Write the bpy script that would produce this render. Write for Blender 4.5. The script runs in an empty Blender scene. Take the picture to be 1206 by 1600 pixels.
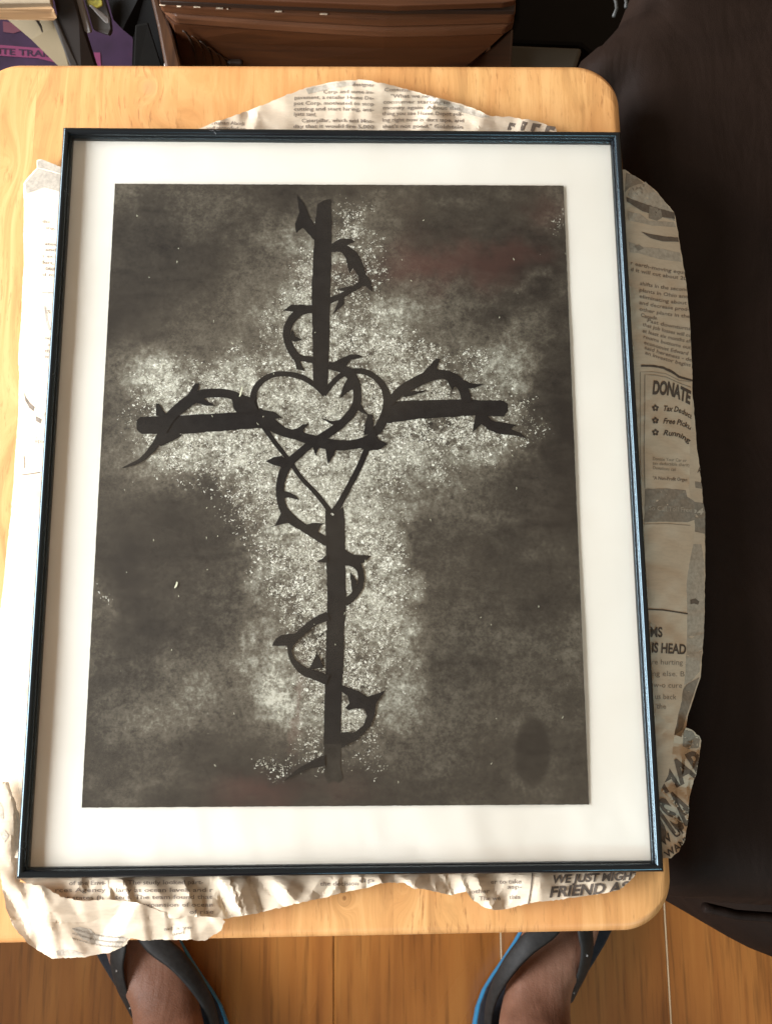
import bpy, bmesh, math, random
import numpy as np
from mathutils import Vector, Matrix
from mathutils.geometry import delaunay_2d_cdt, tessellate_polygon

S = bpy.context.scene
COL = S.collection
random.seed(7); rng = np.random.default_rng(7)

# ------------------------------------------------------------------ camera
FW, FH = 0.3140, 0.3140 * 1.2753          # outer size of the picture frame
T = 0.520                                  # tabletop height
ZF = T + 0.019                             # top of the frame rails
SC = FW / 0.368
CR = np.array([[0.99966381, -0.00683435, 0.02501098],
               [0.00164992, 0.9794476, 0.20169204],
               [-0.02587538, -0.20158297, 0.9791296]])
CC = np.array([0.00993494, -0.14974196, 0.61128589]) * SC + np.array([0, 0, ZF])
FPX = 1600.0
cam_d = bpy.data.cameras.new('camera'); cam = bpy.data.objects.new('camera', cam_d); COL.objects.link(cam)
m = Matrix([list(CR.T[i]) + [CC[i]] for i in range(3)] + [[0, 0, 0, 1]])
cam.matrix_world = m
cam_d.sensor_fit = 'VERTICAL'; cam_d.sensor_height = 36; cam_d.sensor_width = 27; cam_d.lens = 36.0
cam_d.clip_start = 0.02; cam_d.clip_end = 100
cam_d.dof.use_dof = True; cam_d.dof.focus_distance = 0.55; cam_d.dof.aperture_fstop = 30
S.camera = cam

def P(px, py, z):
    """place in the room, at height z, of a point measured on the photograph"""
    d = CR.T @ np.array([(px - 603) / FPX, -(py - 800) / FPX, -1.0])
    k = (z - CC[2]) / d[2]
    return CC + k * d

# ------------------------------------------------------------------ light
w = bpy.data.worlds.new('World'); S.world = w; w.use_nodes = True
bg = w.node_tree.nodes['Background']; bg.inputs[0].default_value = (1.0, 0.69, 0.44, 1); bg.inputs[1].default_value = 0.40
_nt = w.node_tree; _tc = _nt.nodes.new('ShaderNodeTexCoord'); _nz = _nt.nodes.new('ShaderNodeTexNoise'); _nz.inputs['Scale'].default_value = 6.0; _nz.inputs['Detail'].default_value = 2.5
_rp = _nt.nodes.new('ShaderNodeValToRGB'); _rp.color_ramp.elements[0].position = .36; _rp.color_ramp.elements[0].color = (.42, .25, .17, 1); _rp.color_ramp.elements[1].position = .64; _rp.color_ramp.elements[1].color = (1.55, 1.14, .76, 1)
_nt.links.new(_tc.outputs['Generated'], _nz.inputs['Vector']); _nt.links.new(_nz.outputs[0], _rp.inputs[0]); _nt.links.new(_rp.outputs[0], bg.inputs[0])
def area(name, loc, target, sx, sy, power, col):
    l = bpy.data.lights.new(name, 'AREA'); l.shape = 'RECTANGLE'; l.size = sx; l.size_y = sy; l.energy = power; l.color = col
    o = bpy.data.objects.new(name, l); COL.objects.link(o); o.location = loc
    o.rotation_euler = (Vector(target) - Vector(loc)).to_track_quat('-Z', 'Y').to_euler()
    return o
wl = area('window_light', (-0.86, -0.06, 0.87), (0.3, 0.0, 0.72), 1.5, 0.5, 30, (0.91, 0.955, 1.0)); wl.data.spread = math.radians(105)
wf = area('rail_glint_light', (0.45, -2.2, 1.95), (0, -0.1, T), 2.0, 0.35, 5.0, (0.50, 0.86, 1.0)); wf.data.spread = math.radians(60)  # added cool light, shaped for the glints on the top rail
S.view_settings.view_transform = 'Standard'; S.view_settings.look = 'None'
S.view_settings.exposure = 0.0; S.view_settings.gamma = 1.0

# ------------------------------------------------------------------ helpers
def link(name, me, mat=None, parent=None, smooth=False):
    o = bpy.data.objects.new(name, me); COL.objects.link(o)
    if mat: me.materials.append(mat)
    if parent: o.parent = parent
    if smooth:
        for p in me.polygons: p.use_smooth = True
    return o
def pyd(name, vs, fs, mat=None, parent=None, smooth=False):
    me = bpy.data.meshes.new(name); me.from_pydata([tuple(map(float, v)) for v in vs], [], fs); me.update()
    return link(name, me, mat, parent, smooth)
def tag(o, label=None, cat=None, group=None, kind=None):
    if label: o['label'] = label
    if cat: o['category'] = cat
    if group: o['group'] = group
    if kind: o['kind'] = kind
    return o
def empty(name, label, cat, group=None):
    o = bpy.data.objects.new(name, None); COL.objects.link(o); o.empty_display_size = 0.05
    return tag(o, label, cat, group)
def bevel_box(bm_, cx, cy, cz, sx, sy, sz, r=0.002, seg=2, rot=None):
    b = bmesh.new(); bmesh.ops.create_cube(b, size=1)
    bmesh.ops.scale(b, vec=(sx, sy, sz), verts=b.verts)
    bmesh.ops.bevel(b, geom=b.edges[:], offset=r, segments=seg, affect='EDGES', profile=0.5)
    if rot is not None: bmesh.ops.rotate(b, cent=(0, 0, 0), matrix=rot, verts=b.verts)
    bmesh.ops.translate(b, vec=(cx, cy, cz), verts=b.verts)
    me = bpy.data.meshes.new('t'); b.to_mesh(me); b.free(); bm_.from_mesh(me); bpy.data.meshes.remove(me)
def bm_obj(name, bm_, mat, parent=None, smooth=False):
    me = bpy.data.meshes.new(name); bm_.to_mesh(me); bm_.free()
    return link(name, me, mat, parent, smooth)
def prism(name, pts_top, z0, z1, mat, parent=None, r=0.0):
    """upright solid from a list of photo points measured at the height z1, standing from z0 to z1"""
    b = bmesh.new()
    q = [P(x, y, z1) for x, y in pts_top]
    vs = [b.verts.new((p[0], p[1], z1)) for p in q]
    f = b.faces.new(vs)
    if f.normal.z < 0: f.normal_flip()
    ex = bmesh.ops.extrude_face_region(b, geom=[f])
    bmesh.ops.translate(b, vec=(0, 0, z0 - z1), verts=[v for v in ex['geom'] if isinstance(v, bmesh.types.BMVert)])
    bmesh.ops.recalc_face_normals(b, faces=b.faces)
    if r: bmesh.ops.bevel(b, geom=b.edges[:], offset=r, segments=2, affect='EDGES', profile=0.5)
    return bm_obj(name, b, mat, parent)

# value noise in numpy
_lat = rng.random((512, 512))
def vn(x, y, o=0):
    x = x + o * 37.13; y = y + o * 11.71
    xi = np.floor(x).astype(int); yi = np.floor(y).astype(int); fx = x - xi; fy = y - yi
    fx = fx * fx * (3 - 2 * fx); fy = fy * fy * (3 - 2 * fy)
    g = lambda a, b_: _lat[a % 512, b_ % 512]
    return (g(xi, yi) * (1 - fx) + g(xi + 1, yi) * fx) * (1 - fy) + (g(xi, yi + 1) * (1 - fx) + g(xi + 1, yi + 1) * fx) * fy
def fbm(x, y, o=0, n=4):
    s = 0; a = 0.5
    for k in range(n): s = s + a * vn(x * 2 ** k, y * 2 ** k, o + k * 5); a *= 0.5
    return s / (1 - 0.5 ** n)

# ------------------------------------------------------------------ materials
class N:
    def __init__(s, name):
        s.m = bpy.data.materials.new(name); s.m.use_nodes = True; s.t = s.m.node_tree; s.b = s.t.nodes['Principled BSDF']
    def n(s, ty, **kw):
        x = s.t.nodes.new(ty)
        for k, v in kw.items():
            if hasattr(x, k): setattr(x, k, v)
            else: x.inputs[k.replace('_', ' ')].default_value = v
        return x
    def l(s, a, b): s.t.links.new(a, b); return s
    def ramp(s, fac, stops):
        r = s.t.nodes.new('ShaderNodeValToRGB'); e = r.color_ramp.elements
        while len(e) < len(stops): e.new(0.5)
        for i, (p, c) in enumerate(stops): e[i].position = p; e[i].color = (*c, 1) if len(c) == 3 else c
        s.l(fac, r.inputs[0]); return r.outputs[0]
    def mix(s, fac, a, b, mode='MIX'):
        x = s.t.nodes.new('ShaderNodeMix'); x.data_type = 'RGBA'; x.blend_type = mode
        for i, v in ((0, fac), (6, a), (7, b)):
            if isinstance(v, bpy.types.NodeSocket): s.l(v, x.inputs[i])
            elif i == 0: x.inputs[0].default_value = v
            else: x.inputs[i].default_value = (*v, 1)
        return x.outputs[2]
    def math(s, op, a, b=0.0, clamp=False):
        x = s.t.nodes.new('ShaderNodeMath'); x.operation = op; x.use_clamp = clamp
        for i, v in ((0, a), (1, b)):
            if isinstance(v, bpy.types.NodeSocket): s.l(v, x.inputs[i])
            else: x.inputs[i].default_value = v
        return x.outputs[0]
    def coord(s, scale=(1, 1, 1), loc=(0, 0, 0), rnd=False, rot=(0, 0, 0)):
        tc = s.t.nodes.new('ShaderNodeTexCoord'); mp = s.t.nodes.new('ShaderNodeMapping')
        mp.inputs['Scale'].default_value = scale; mp.inputs['Location'].default_value = loc; mp.inputs['Rotation'].default_value = rot
        s.l(tc.outputs['Object'], mp.inputs[0])
        if rnd:
            oi = s.t.nodes.new('ShaderNodeObjectInfo'); ad = s.t.nodes.new('ShaderNodeVectorMath'); ad.operation = 'ADD'
            mu = s.math('MULTIPLY', oi.outputs['Random'], 37.0)
            s.l(mu, ad.inputs[1]); s.l(mp.outputs[0], ad.inputs[0]); return ad.outputs[0], oi.outputs['Random']
        return mp.outputs[0]
    def noise(s, vec, scale, detail=4, rough=0.5, dist=0.0):
        x = s.n('ShaderNodeTexNoise'); x.inputs['Scale'].default_value = scale; x.inputs['Detail'].default_value = detail
        x.inputs['Roughness'].default_value = rough; x.inputs['Distortion'].default_value = dist
        if vec is not None: s.l(vec, x.inputs['Vector'])
        return x.outputs[0]
    def bump(s, h, strength=0.3, dist=0.001):
        x = s.n('ShaderNodeBump'); x.inputs['Strength'].default_value = strength; x.inputs['Distance'].default_value = dist
        s.l(h, x.inputs['Height']); s.l(x.outputs[0], s.b.inputs['Normal'])
    def out(s, col=None, rough=0.5, spec=0.5):
        if isinstance(col, bpy.types.NodeSocket): s.l(col, s.b.inputs['Base Color'])
        elif col: s.b.inputs['Base Color'].default_value = (*col, 1)
        if isinstance(rough, bpy.types.NodeSocket): s.l(rough, s.b.inputs['Roughness'])
        else: s.b.inputs['Roughness'].default_value = rough
        s.b.inputs['Specular IOR Level'].default_value = spec
        return s.m

def wood(name, c1, c2, c3, grain=1.0, axis='y', rough=0.35, vary=0.25, knots=True, pores=0.5, spec=0.5, knotscale=5.0):
    g = N(name)
    st = {'y': (1, 0.045, 1), 'x': (0.045, 1, 1), 'z': (1, 1, 0.06)}[axis]
    soft = {'y': (1, 0.3, 1), 'x': (0.3, 1, 1), 'z': (1, 1, 0.3)}[axis]
    v, r = g.coord(st, rnd=True); v2, _ = g.coord(soft, rnd=True)
    a = g.noise(v, 55 * grain, 5, 0.6, 0.6); b = g.noise(v2, 9 * grain, 3, 0.5, 1.2); f = g.noise(v, 330 * grain, 3, 0.6)
    c = g.ramp(g.math('ADD', g.math('MULTIPLY', a, 0.55), g.math('MULTIPLY', b, 0.45)), [(0.30, c3), (0.5, c2), (0.72, c1)])
    pore = g.ramp(f, [(0.30, (1 - pores,) * 3), (0.48, (1, 1, 1))])
    c = g.mix(1.0, c, pore, 'MULTIPLY')
    if knots:
        kv, _ = g.coord((1, 0.6, 1), rnd=True)
        vo = g.n('ShaderNodeTexVoronoi'); vo.inputs['Scale'].default_value = knotscale; g.l(kv, vo.inputs['Vector'])
        k = g.ramp(vo.outputs['Distance'], [(0.0, (0.35, 0.22, 0.14)), (0.035, (0.5, 0.34, 0.22)), (0.06, (0.95, 0.88, 0.8)), (0.09, (0.8, 0.7, 0.58)), (0.13, (1, 1, 1))])
        c = g.mix(0.75, c, k, 'MULTIPLY')
    tint = g.ramp(r, [(0, (1 - vary,) * 3), (0.5, (1, 0.98, 0.95)), (1, (1 - vary * .4, 1 - vary * .55, 1 - vary * .7))])
    c = g.mix(1.0, c, tint, 'MULTIPLY')
    g.bump(f, 0.15, 0.0004)
    ro = g.math('ADD', g.math('MULTIPLY', b, 0.2), rough - 0.08)
    return g.out(c, ro, spec)

def table_wood():
    g = N('pale_rubberwood'); v0 = g.coord((1, 1, 1)); oi = g.n('ShaderNodeObjectInfo'); r = oi.outputs['Random']
    sep = g.n('ShaderNodeSeparateXYZ'); g.l(v0, sep.inputs[0]); X0, Y0 = sep.outputs[0], sep.outputs[1]
    dxs = 0.0; rings = None
    swirl = None
    for px, py, rad, asp, st in ((238, 134, .020, .75, 1.0), (533, 1404, .0040, .8, 1.0), (630, 1386, .022, .6, .8), (30, 640, .030, .35, .6), (20, 250, .02, .4, .5)):
        q = P(px, py, T); dx = g.math('MULTIPLY', g.math('SUBTRACT', X0, float(q[0])), 1 / rad); dy = g.math('MULTIPLY', g.math('SUBTRACT', Y0, float(q[1])), asp / rad)
        d2 = g.math('ADD', g.math('MULTIPLY', dx, dx), g.math('MULTIPLY', dy, dy)); f = g.math('MULTIPLY', g.math('POWER', 2.718, g.math('MULTIPLY', d2, -1.2)), st)
        w_ = g.math('MULTIPLY', f, g.math('SQRT', d2)); swirl = w_ if swirl is None else g.math('ADD', swirl, w_)
    # grain lines bend round the knots: swirl is added to the across-grain coordinate
    cx = g.n('ShaderNodeCombineXYZ'); n0 = g.noise(v0, 14, 3, .5)
    g.l(g.math('ADD', g.math('ADD', X0, g.math('MULTIPLY', swirl, .05)), g.math('MULTIPLY', r, 3.1)), cx.inputs[0]); g.l(g.math('MULTIPLY', Y0, 0.05), cx.inputs[1]); g.l(g.math('MULTIPLY', n0, .012), cx.inputs[2])
    a = g.noise(cx.outputs[0], 95, 6, .68, .8); f_ = g.noise(cx.outputs[0], 420, 3, .6)
    cp = g.n('ShaderNodeCombineXYZ'); g.l(g.math('ADD', X0, g.math('MULTIPLY', swirl, .01)), cp.inputs[0]); g.l(g.math('MULTIPLY', Y0, 0.12), cp.inputs[1])
    po = g.noise(cp.outputs[0], 520, 4, .65); pm = g.noise(v0, 24, 3, .6)
    c = g.ramp(a, [(0.34, (0.45, 0.235, 0.085)), (0.48, (0.60, 0.322, 0.118)), (0.62, (0.69, 0.395, 0.160))])
    blot = g.noise(g.coord((1, .35, 1)), 11, 4, .6, .6); c = g.mix(g.math('MULTIPLY', g.ramp(blot, [(.48, (0, 0, 0)), (.62, (1, 1, 1))]), .55), c, (0.55, 0.235, 0.075))
    c = g.mix(g.math('MULTIPLY', g.ramp(po, [(.36, (1, 1, 1)), (.45, (0, 0, 0))]), g.math('MULTIPLY', g.ramp(pm, [(.42, (.12,) * 3), (.58, (1, 1, 1))]), .75)), c, (0.34, 0.15, 0.05))
    q = P(238, 134, T); dx = g.math('MULTIPLY', g.math('SUBTRACT', X0, float(q[0])), 1 / .016); dy = g.math('MULTIPLY', g.math('SUBTRACT', Y0, float(q[1])), 1 / .021)
    e = g.math('ADD', g.math('SQRT', g.math('ADD', g.math('MULTIPLY', dx, dx), g.math('MULTIPLY', dy, dy))), g.math('MULTIPLY', g.math('SUBTRACT', n0, .5), .5))
    rg = g.math('MULTIPLY', g.math('ADD', g.math('MULTIPLY', g.math('SINE', g.math('MULTIPLY', e, 22.0)), .5), .5), g.math('POWER', 2.718, g.math('MULTIPLY', g.math('MULTIPLY', e, e), -1.6)))
    c = g.mix(g.math('MULTIPLY', rg, .42), c, (0.50, 0.24, 0.09))
    c = g.mix(g.ramp(e, [(0.0, (.55,) * 3), (.20, (.35,) * 3), (.28, (0, 0, 0))]), c, (0.52, 0.27, 0.12))
    q = P(533, 1404, T); dx = g.math('MULTIPLY', g.math('SUBTRACT', X0, float(q[0])), 1 / .0036); dy = g.math('MULTIPLY', g.math('SUBTRACT', Y0, float(q[1])), 1 / .0042)
    e = g.math('SQRT', g.math('ADD', g.math('MULTIPLY', dx, dx), g.math('MULTIPLY', dy, dy)))
    c = g.mix(g.ramp(e, [(0.0, (.9,) * 3), (.22, (.75,) * 3), (.3, (.15,) * 3), (.85, (.2,) * 3), (.95, (.45,) * 3), (1.0, (0, 0, 0))]), c, (0.27, 0.12, 0.04))
    c = g.mix(1.0, c, g.ramp(r, [(0, (.95, .93, .90)), (1, (1, 1, 1))]), 'MULTIPLY')
    g.bump(f_, .1, .0003)
    return g.out(c, g.math('ADD', g.math('MULTIPLY', blot, .2), .36), .4)
M_table = table_wood()
M_floor = wood('orange_laminate', (0.54, 0.225, 0.052), (0.40, 0.145, 0.030), (0.19, 0.058, 0.012), 0.75, 'y', 0.26, 0.36, True, 0.35, knotscale=3.2)
M_chest = wood('brown_carved_wood', (0.105, 0.036, 0.011), (0.060, 0.020, 0.006), (0.018, 0.006, 0.0025), 0.8, 'x', 0.42, 0.05, False, 0.3)
M_chestl = wood('lit_ledge_wood', (0.21, 0.092, 0.042), (0.12, 0.048, 0.020), (0.035, 0.013, 0.006), 0.8, 'x', 0.40, 0.05, False, 0.3)  # ledge wood coloured paler than the body, as if lit
M_chestv = wood('brown_upright_wood', (0.11, 0.048, 0.017), (0.07, 0.028, 0.01), (0.025, 0.01, 0.004), 0.9, 'y', 0.42, 0.05, False, 0.5)
def simple(name, col, rough=0.5, spec=0.5, var=0.12, scale=40, bump=0.0, dist=0.001):
    g = N(name); v = g.coord(); n_ = g.noise(v, scale, 5, 0.6)
    lo = tuple(c * (1 - var) for c in col); hi = tuple(min(1, c * (1 + var)) for c in col)
    c = g.ramp(n_, [(0.3, lo), (0.7, hi)])
    if bump: g.bump(n_, bump, dist)
    return g.out(c, rough, spec)

# ------------------------------------------------------------------ floor
floor = empty('floor', None, None); tag(floor, 'orange brown laminate floor of wide planks', None, kind='structure')
del_keys = [k for k in ('category',) if k in floor.keys()]
PWD = 0.1625
x_seam = P(1042, 1500, 0.0)[0]
plank_cache = {}
def plank_mesh(L):
    if L in plank_cache: return plank_cache[L]
    b = bmesh.new(); bevel_box(b, 0, 0, -0.005, PWD - 0.0006, L - 0.0006, 0.010, 0.0007, 1)
    me = bpy.data.meshes.new('plank'); b.to_mesh(me); b.free(); me.materials.append(M_floor); plank_cache[L] = me; return me
for i in range(-9, 9):
    off = [0.0, 0.5, 0.8, 0.62][i % 4]
    for k in range(-2, 3):
        me = plank_mesh(1.22)
        o = bpy.data.objects.new('plank', me); COL.objects.link(o); o.parent = floor
        o.location = (x_seam + (i - 0.5) * PWD, k * 1.22 + off - 0.1, 0.0)
sub = pyd('subfloor', [(-2, -3, -.012), (2, -3, -.012), (2, 4, -.012), (-2, 4, -.012)], [(0, 1, 2, 3)], simple('light_joint', (0.55, 0.40, 0.24), 0.8))
tag(sub, 'pale joint underlay below the planks', kind='structure'); sub.name = 'ground'
# the pale filled joint seen beside the right foot
jm = simple('pale_joint_filler', (0.72, 0.5, 0.3), 0.6)
for sx in (0, -PWD, -PWD * 4):
    pyd('joint', [(x_seam + sx - .0007, -2, .0003), (x_seam + sx + .0007, -2, .0003), (x_seam + sx + .0007, 1, .0003), (x_seam + sx - .0007, 1, .0003)], [(0, 1, 2, 3)], jm, floor)

# ------------------------------------------------------------------ tray table
tx1 = (P(968, 200, T)[0] + P(1046, 1380, T)[0]) / 2 + .0012; ty1 = P(500, 100, T)[1] + .0006; ty0 = P(500, 1460, T)[1] - .0018; tx0 = tx1 - 0.378
table = empty('tray_table', 'small pale wooden tray table with rounded corners under the newspapers and the frame', 'table')
RC = 0.026; RV = 0.005
def sd(x, y):
    cx, cy = (tx0 + tx1) / 2, (ty0 + ty1) / 2; hx, hy = (tx1 - tx0) / 2 - RC, (ty1 - ty0) / 2 - RC
    qx, qy = abs(x - cx) - hx, abs(y - cy) - hy
    return math.hypot(max(qx, 0), max(qy, 0)) + min(max(qx, qy), 0) - RC
def yext(x):
    cx = (tx0 + tx1) / 2; dx = abs(x - cx) - ((tx1 - tx0) / 2 - RC)
    return RC - math.sqrt(max(0, RC * RC - dx * dx)) if dx > 0 else 0.0
def stave(xa, xb):
    n = 26 if (xa < tx0 + .03 or xb > tx1 - .03) else 6
    xs = [xa + (xb - xa) * i / n for i in range(n + 1)]
    if xa <= tx0 + 1e-6: xs = sorted(set(xs + [tx0 + RV * q for q in (.02, .08, .2, .35, .5, .7, .85)]))
    if xb >= tx1 - 1e-6: xs = sorted(set(xs + [tx1 - RV * q for q in (.02, .08, .2, .35, .5, .7, .85)]))
    edge = [0, .02, .08, .2, .35, .55, .8, 1]; vs = []; fs = []; ny = None
    for x in xs:
        e = yext(x); lo, hi = ty0 + e, ty1 - e
        ys = [lo + RV * q for q in edge] + [lo + RV + (hi - lo - 2 * RV) * q for q in (.02, .05, .1, .3, .5, .7, .9, .95, .98)] + [hi - RV * q for q in reversed(edge)]
        ny = len(ys)
        for y in ys:
            d = min(max(-sd(x, y), 0), RV); z = T - (RV - math.sqrt(max(0, RV * RV - (RV - d) ** 2)))
            vs.append((x, y, z))
    m_ = len(xs)
    for i in range(m_ - 1):
        for j in range(ny - 1): fs.append((i * ny + j, (i + 1) * ny + j, (i + 1) * ny + j + 1, i * ny + j + 1))
    base = len(vs); ring = [i * ny for i in range(m_)] + [(m_ - 1) * ny + j for j in range(1, ny)] + [i * ny + ny - 1 for i in range(m_ - 2, -1, -1)] + [j for j in range(ny - 2, 0, -1)]
    for r in ring: vs.append((vs[r][0], vs[r][1], T - 0.016))
    L = len(ring)
    for i in range(L): fs.append((ring[i], base + i, base + (i + 1) % L, ring[(i + 1) % L]))
    fs.append([base + i for i in range(L)][::-1])
    o = pyd('stave', vs, fs, M_table, table)
    return o
cuts = [tx0] + sorted([P(px, 150, T)[0] for px in (62, 165, 282, 400, 500, 600, 735, 850)]) + [tx1]
for a, b_ in zip(cuts[:-1], cuts[1:]): stave(a + (0.00002 if a > tx0 else 0), b_ - (0.00002 if b_ < tx1 else 0))
for sx in (-1, 1):
    for sy in (-1, 1):
        b = bmesh.new(); cx = (tx0 + tx1) / 2 + sx * 0.13; cy = (ty0 + ty1) / 2
        ang = math.atan2(0.30, T - .03) * sy
        bevel_box(b, cx - (0.011 if sy > 0 else -0.011), cy, (T - 0.02) / 2, 0.018, 0.024, (T - 0.03) / math.cos(ang) - .012, 0.002, 2, Matrix.Rotation(ang, 3, 'X'))
        bm_obj('leg', b, M_table, table)
b = bmesh.new(); bevel_box(b, (tx0 + tx1) / 2, ty0 + .09, T - .026, 0.25, .02, .018, .002); bm_obj('cross_bar', b, M_table, table)
b = bmesh.new(); bevel_box(b, (tx0 + tx1) / 2, ty1 - .09, T - .026, 0.25, .02, .018, .002); bm_obj('cross_bar', b, M_table, table)

_a = math.radians(0.42); _c = Vector(((tx0 + tx1) / 2, (ty0 + ty1) / 2, 0)); table.rotation_euler = (0, 0, _a); table.location = _c - Matrix.Rotation(_a, 3, 'Z') @ _c
# dark resin knots and figure printed into the pale wood: thin inlaid growth rings
# ------------------------------------------------------------------ picture frame
g = N('black_frame_lacquer'); v = g.coord(); nn = g.noise(v, 900, 4, 0.7); n2 = g.noise(v, 60, 3, 0.5)
chip = g.ramp(g.math('MULTIPLY', nn, n2), [(0.43, (0, 0, 0)), (0.45, (1, 1, 1))])
g.bump(nn, 0.12, 0.0003)
M_frame = g.out(g.mix(chip, (0.005, 0.0055, 0.007), (0.12, 0.125, 0.13)), 0.15, 0.62)
g.b.inputs['Specular Tint'].default_value = (0.62, 0.87, 1.0, 1)
frame = empty('picture_frame', 'black framed picture of a thorny cross and heart lying under glass on the newspapers', 'picture')
prof = [(0.0, -0.0165), (0.0, -0.0022), (0.0005, -0.0010), (0.0014, -0.0003), (0.0026, 0.0), (0.0040, -0.0001), (0.0045, -0.0002), (0.0049, -0.0005),
        (0.0058, -0.0013), (0.0061, -0.0018), (0.0062, -0.0030), (0.0070, -0.0031), (0.0073, -0.0034), (0.0073, -0.0090), (0.0073, -0.0165)]
prof = [(d * 0.66, h) for d, h in prof]
def rail(side):
    vs = []; fs = []; n = len(prof); K = 24
    for k in range(K + 1):
        for d, h in prof:
            t_ = k / K * 2 - 1
            wob = 0.00012 * math.sin(k * 1.7 + side)
            if side in (0, 2):
                s_ = 1 if side == 0 else -1
                vs.append((t_ * (FW / 2 - d), s_ * (FH / 2 - d), ZF + h + (0 if k in (0, K) else wob * .3)))
            else:
                s_ = 1 if side == 1 else -1
                vs.append((s_ * (FW / 2 - d), t_ * (FH / 2 - d), ZF + h + (0 if k in (0, K) else wob * .3)))
    for k in range(K):
        for j in range(n - 1): fs.append((k * n + j, k * n + j + 1, (k + 1) * n + j + 1, (k + 1) * n + j))
        fs.append((k * n + n - 1, k * n, (k + 1) * n, (k + 1) * n + n - 1))
    o = pyd('rail', vs, fs, M_frame, frame)
    b = bmesh.new(); b.from_mesh(o.data); bmesh.ops.recalc_face_normals(b, faces=b.faces); b.to_mesh(o.data); b.free()
    for p in o.data.polygons: p.use_smooth = True
    o.data.set_sharp_from_angle(angle=math.radians(40)) if hasattr(o.data, 'set_sharp_from_angle') else None
for s_ in range(4): rail(s_)
ZM = ZF - 0.0066; ZP = ZM + 0.0004
# backing board with a slightly wavy cream paper
g = N('cream_backing_paper'); v = g.coord(); a = g.noise(v, 14, 4, 0.5); b2 = g.noise(v, 700, 3, 0.6)
g.bump(b2, 0.05, 0.0003)
M_mat = g.out(g.ramp(a, [(0.3, (0.79, 0.725, 0.645)), (0.65, (0.84, 0.785, 0.715))]), 0.75, 0.25)
nx, ny = 110, 140; hx, hy = FW / 2 - 0.0045, FH / 2 - 0.0045
X, Y = np.meshgrid(np.linspace(-hx, hx, nx), np.linspace(-hy, hy, ny), indexing='ij')
bot = np.clip((-Y - hy + 0.06) / 0.05, 0, 1); top = np.clip((Y - hy + .05) / .04, 0, 1)
wave = (fbm(X * 26 + Y * 6, Y * 9, 3) - .5) * 0.0030 * bot + (fbm(X * 14, Y * 14, 9) - .5) * 0.0010 + (fbm(X * 20, Y * 7, 12) - .5) * .0010 * top
Z = ZM - 0.0006 + wave
vs = np.stack([X, Y, Z], -1).reshape(-1, 3).tolist()
fs = [(i * ny + j, (i + 1) * ny + j, (i + 1) * ny + j + 1, i * ny + j + 1) for i in range(nx - 1) for j in range(ny - 1)]
o = pyd('backing_paper', vs, fs, M_mat, frame, True)
b = bmesh.new(); bevel_box(b, 0, 0, ZM - 0.006, 2 * hx + .0002, 2 * hy + .0002, 0.007, .0003, 1)
bm_obj('back_board', b, simple('grey_board', (0.25, 0.2, 0.15), 0.9), frame)
# glass
g = N('clear_glass'); nt = g.t; nt.nodes.remove(g.b)
tr = g.n('ShaderNodeBsdfTransparent'); gl = g.n('ShaderNodeBsdfGlossy'); gl.inputs['Roughness'].default_value = 0.06
tr.inputs[0].default_value = (0.985, 0.995, 0.99, 1)
fr = g.n('ShaderNodeFresnel'); ge = g.n('ShaderNodeNewGeometry'); g.l(g.math('ADD', g.math('MULTIPLY', ge.outputs['Backfacing'], -0.8333), 1.5), fr.inputs['IOR']); mx = g.n('ShaderNodeMixShader')
g.l(fr.outputs[0], mx.inputs[0]); g.l(tr.outputs[0], mx.inputs[1]); g.l(gl.outputs[0], mx.inputs[2]); g.l(mx.outputs[0], nt.nodes['Material Output'].inputs[0])
M_glass = g.m
b = bmesh.new(); bevel_box(b, 0, 0, ZF - 0.0047, 2 * hx, 2 * hy, 0.0014, .0002, 1); bm_obj('glass_pane', b, M_glass, frame)

# ---- the painting: soft greys in a mesh colour layer, stipple from noise
pc = [P(180, 287, ZP), P(880, 290, ZP), P(920, 1257, ZP), P(128, 1262, ZP)]   # TL TR BR BL
def homog(src, dst):
    A = []
    for (x, y), (u, v_) in zip(src, dst):
        A.append([x, y, 1, 0, 0, 0, -u * x, -u * y, -u]); A.append([0, 0, 0, x, y, 1, -v_ * x, -v_ * y, -v_])
    return np.linalg.svd(np.array(A))[2][-1].reshape(3, 3)
nx, ny = 300, 400
U, V = np.meshgrid(np.linspace(0, 1, nx), np.linspace(0, 1, ny), indexing='ij')
Hm = homog([(0, 0), (1, 0), (1, 1), (0, 1)], [(p[0], p[1]) for p in pc])
q = np.stack([U, V, np.ones_like(U)], -1) @ Hm.T
X = q[..., 0] / q[..., 2]; Y = q[..., 1] / q[..., 2]
# slightly torn rim
rag = 0.00011
X = X + np.where((U == 0) | (U == 1), (vn(V * 260, U * 3, 2) - .5) * 2 * rag, 0)
Y = Y + np.where((V == 0) | (V == 1), (vn(U * 210, V * 3, 4) - .5) * 2 * rag, 0)
pw = np.stack([X, Y, np.full_like(X, ZP)], -1) - CC
cc = pw @ CR.T
PX = 603 + FPX * cc[..., 0] / -cc[..., 2]; PY = 800 - FPX * cc[..., 1] / -cc[..., 2]   # drawing coordinates measured on the photograph
wx = PX + (fbm(PX / 40, PY / 40, 20) - .5) * 60 + (fbm(PX / 9, PY / 9, 22, 3) - .5) * 16; wy = PY + (fbm(PX / 40, PY / 40, 30) - .5) * 60 + (fbm(PX / 9, PY / 9, 33, 3) - .5) * 16
def blob(l, p=1.0):
    s = np.zeros_like(PX)
    for x, y, rx, ry, a in l: s = s + a * np.exp(-(((wx - x) / rx) ** 2 + ((wy - y) / ry) ** 2) ** p)
    return s
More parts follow.
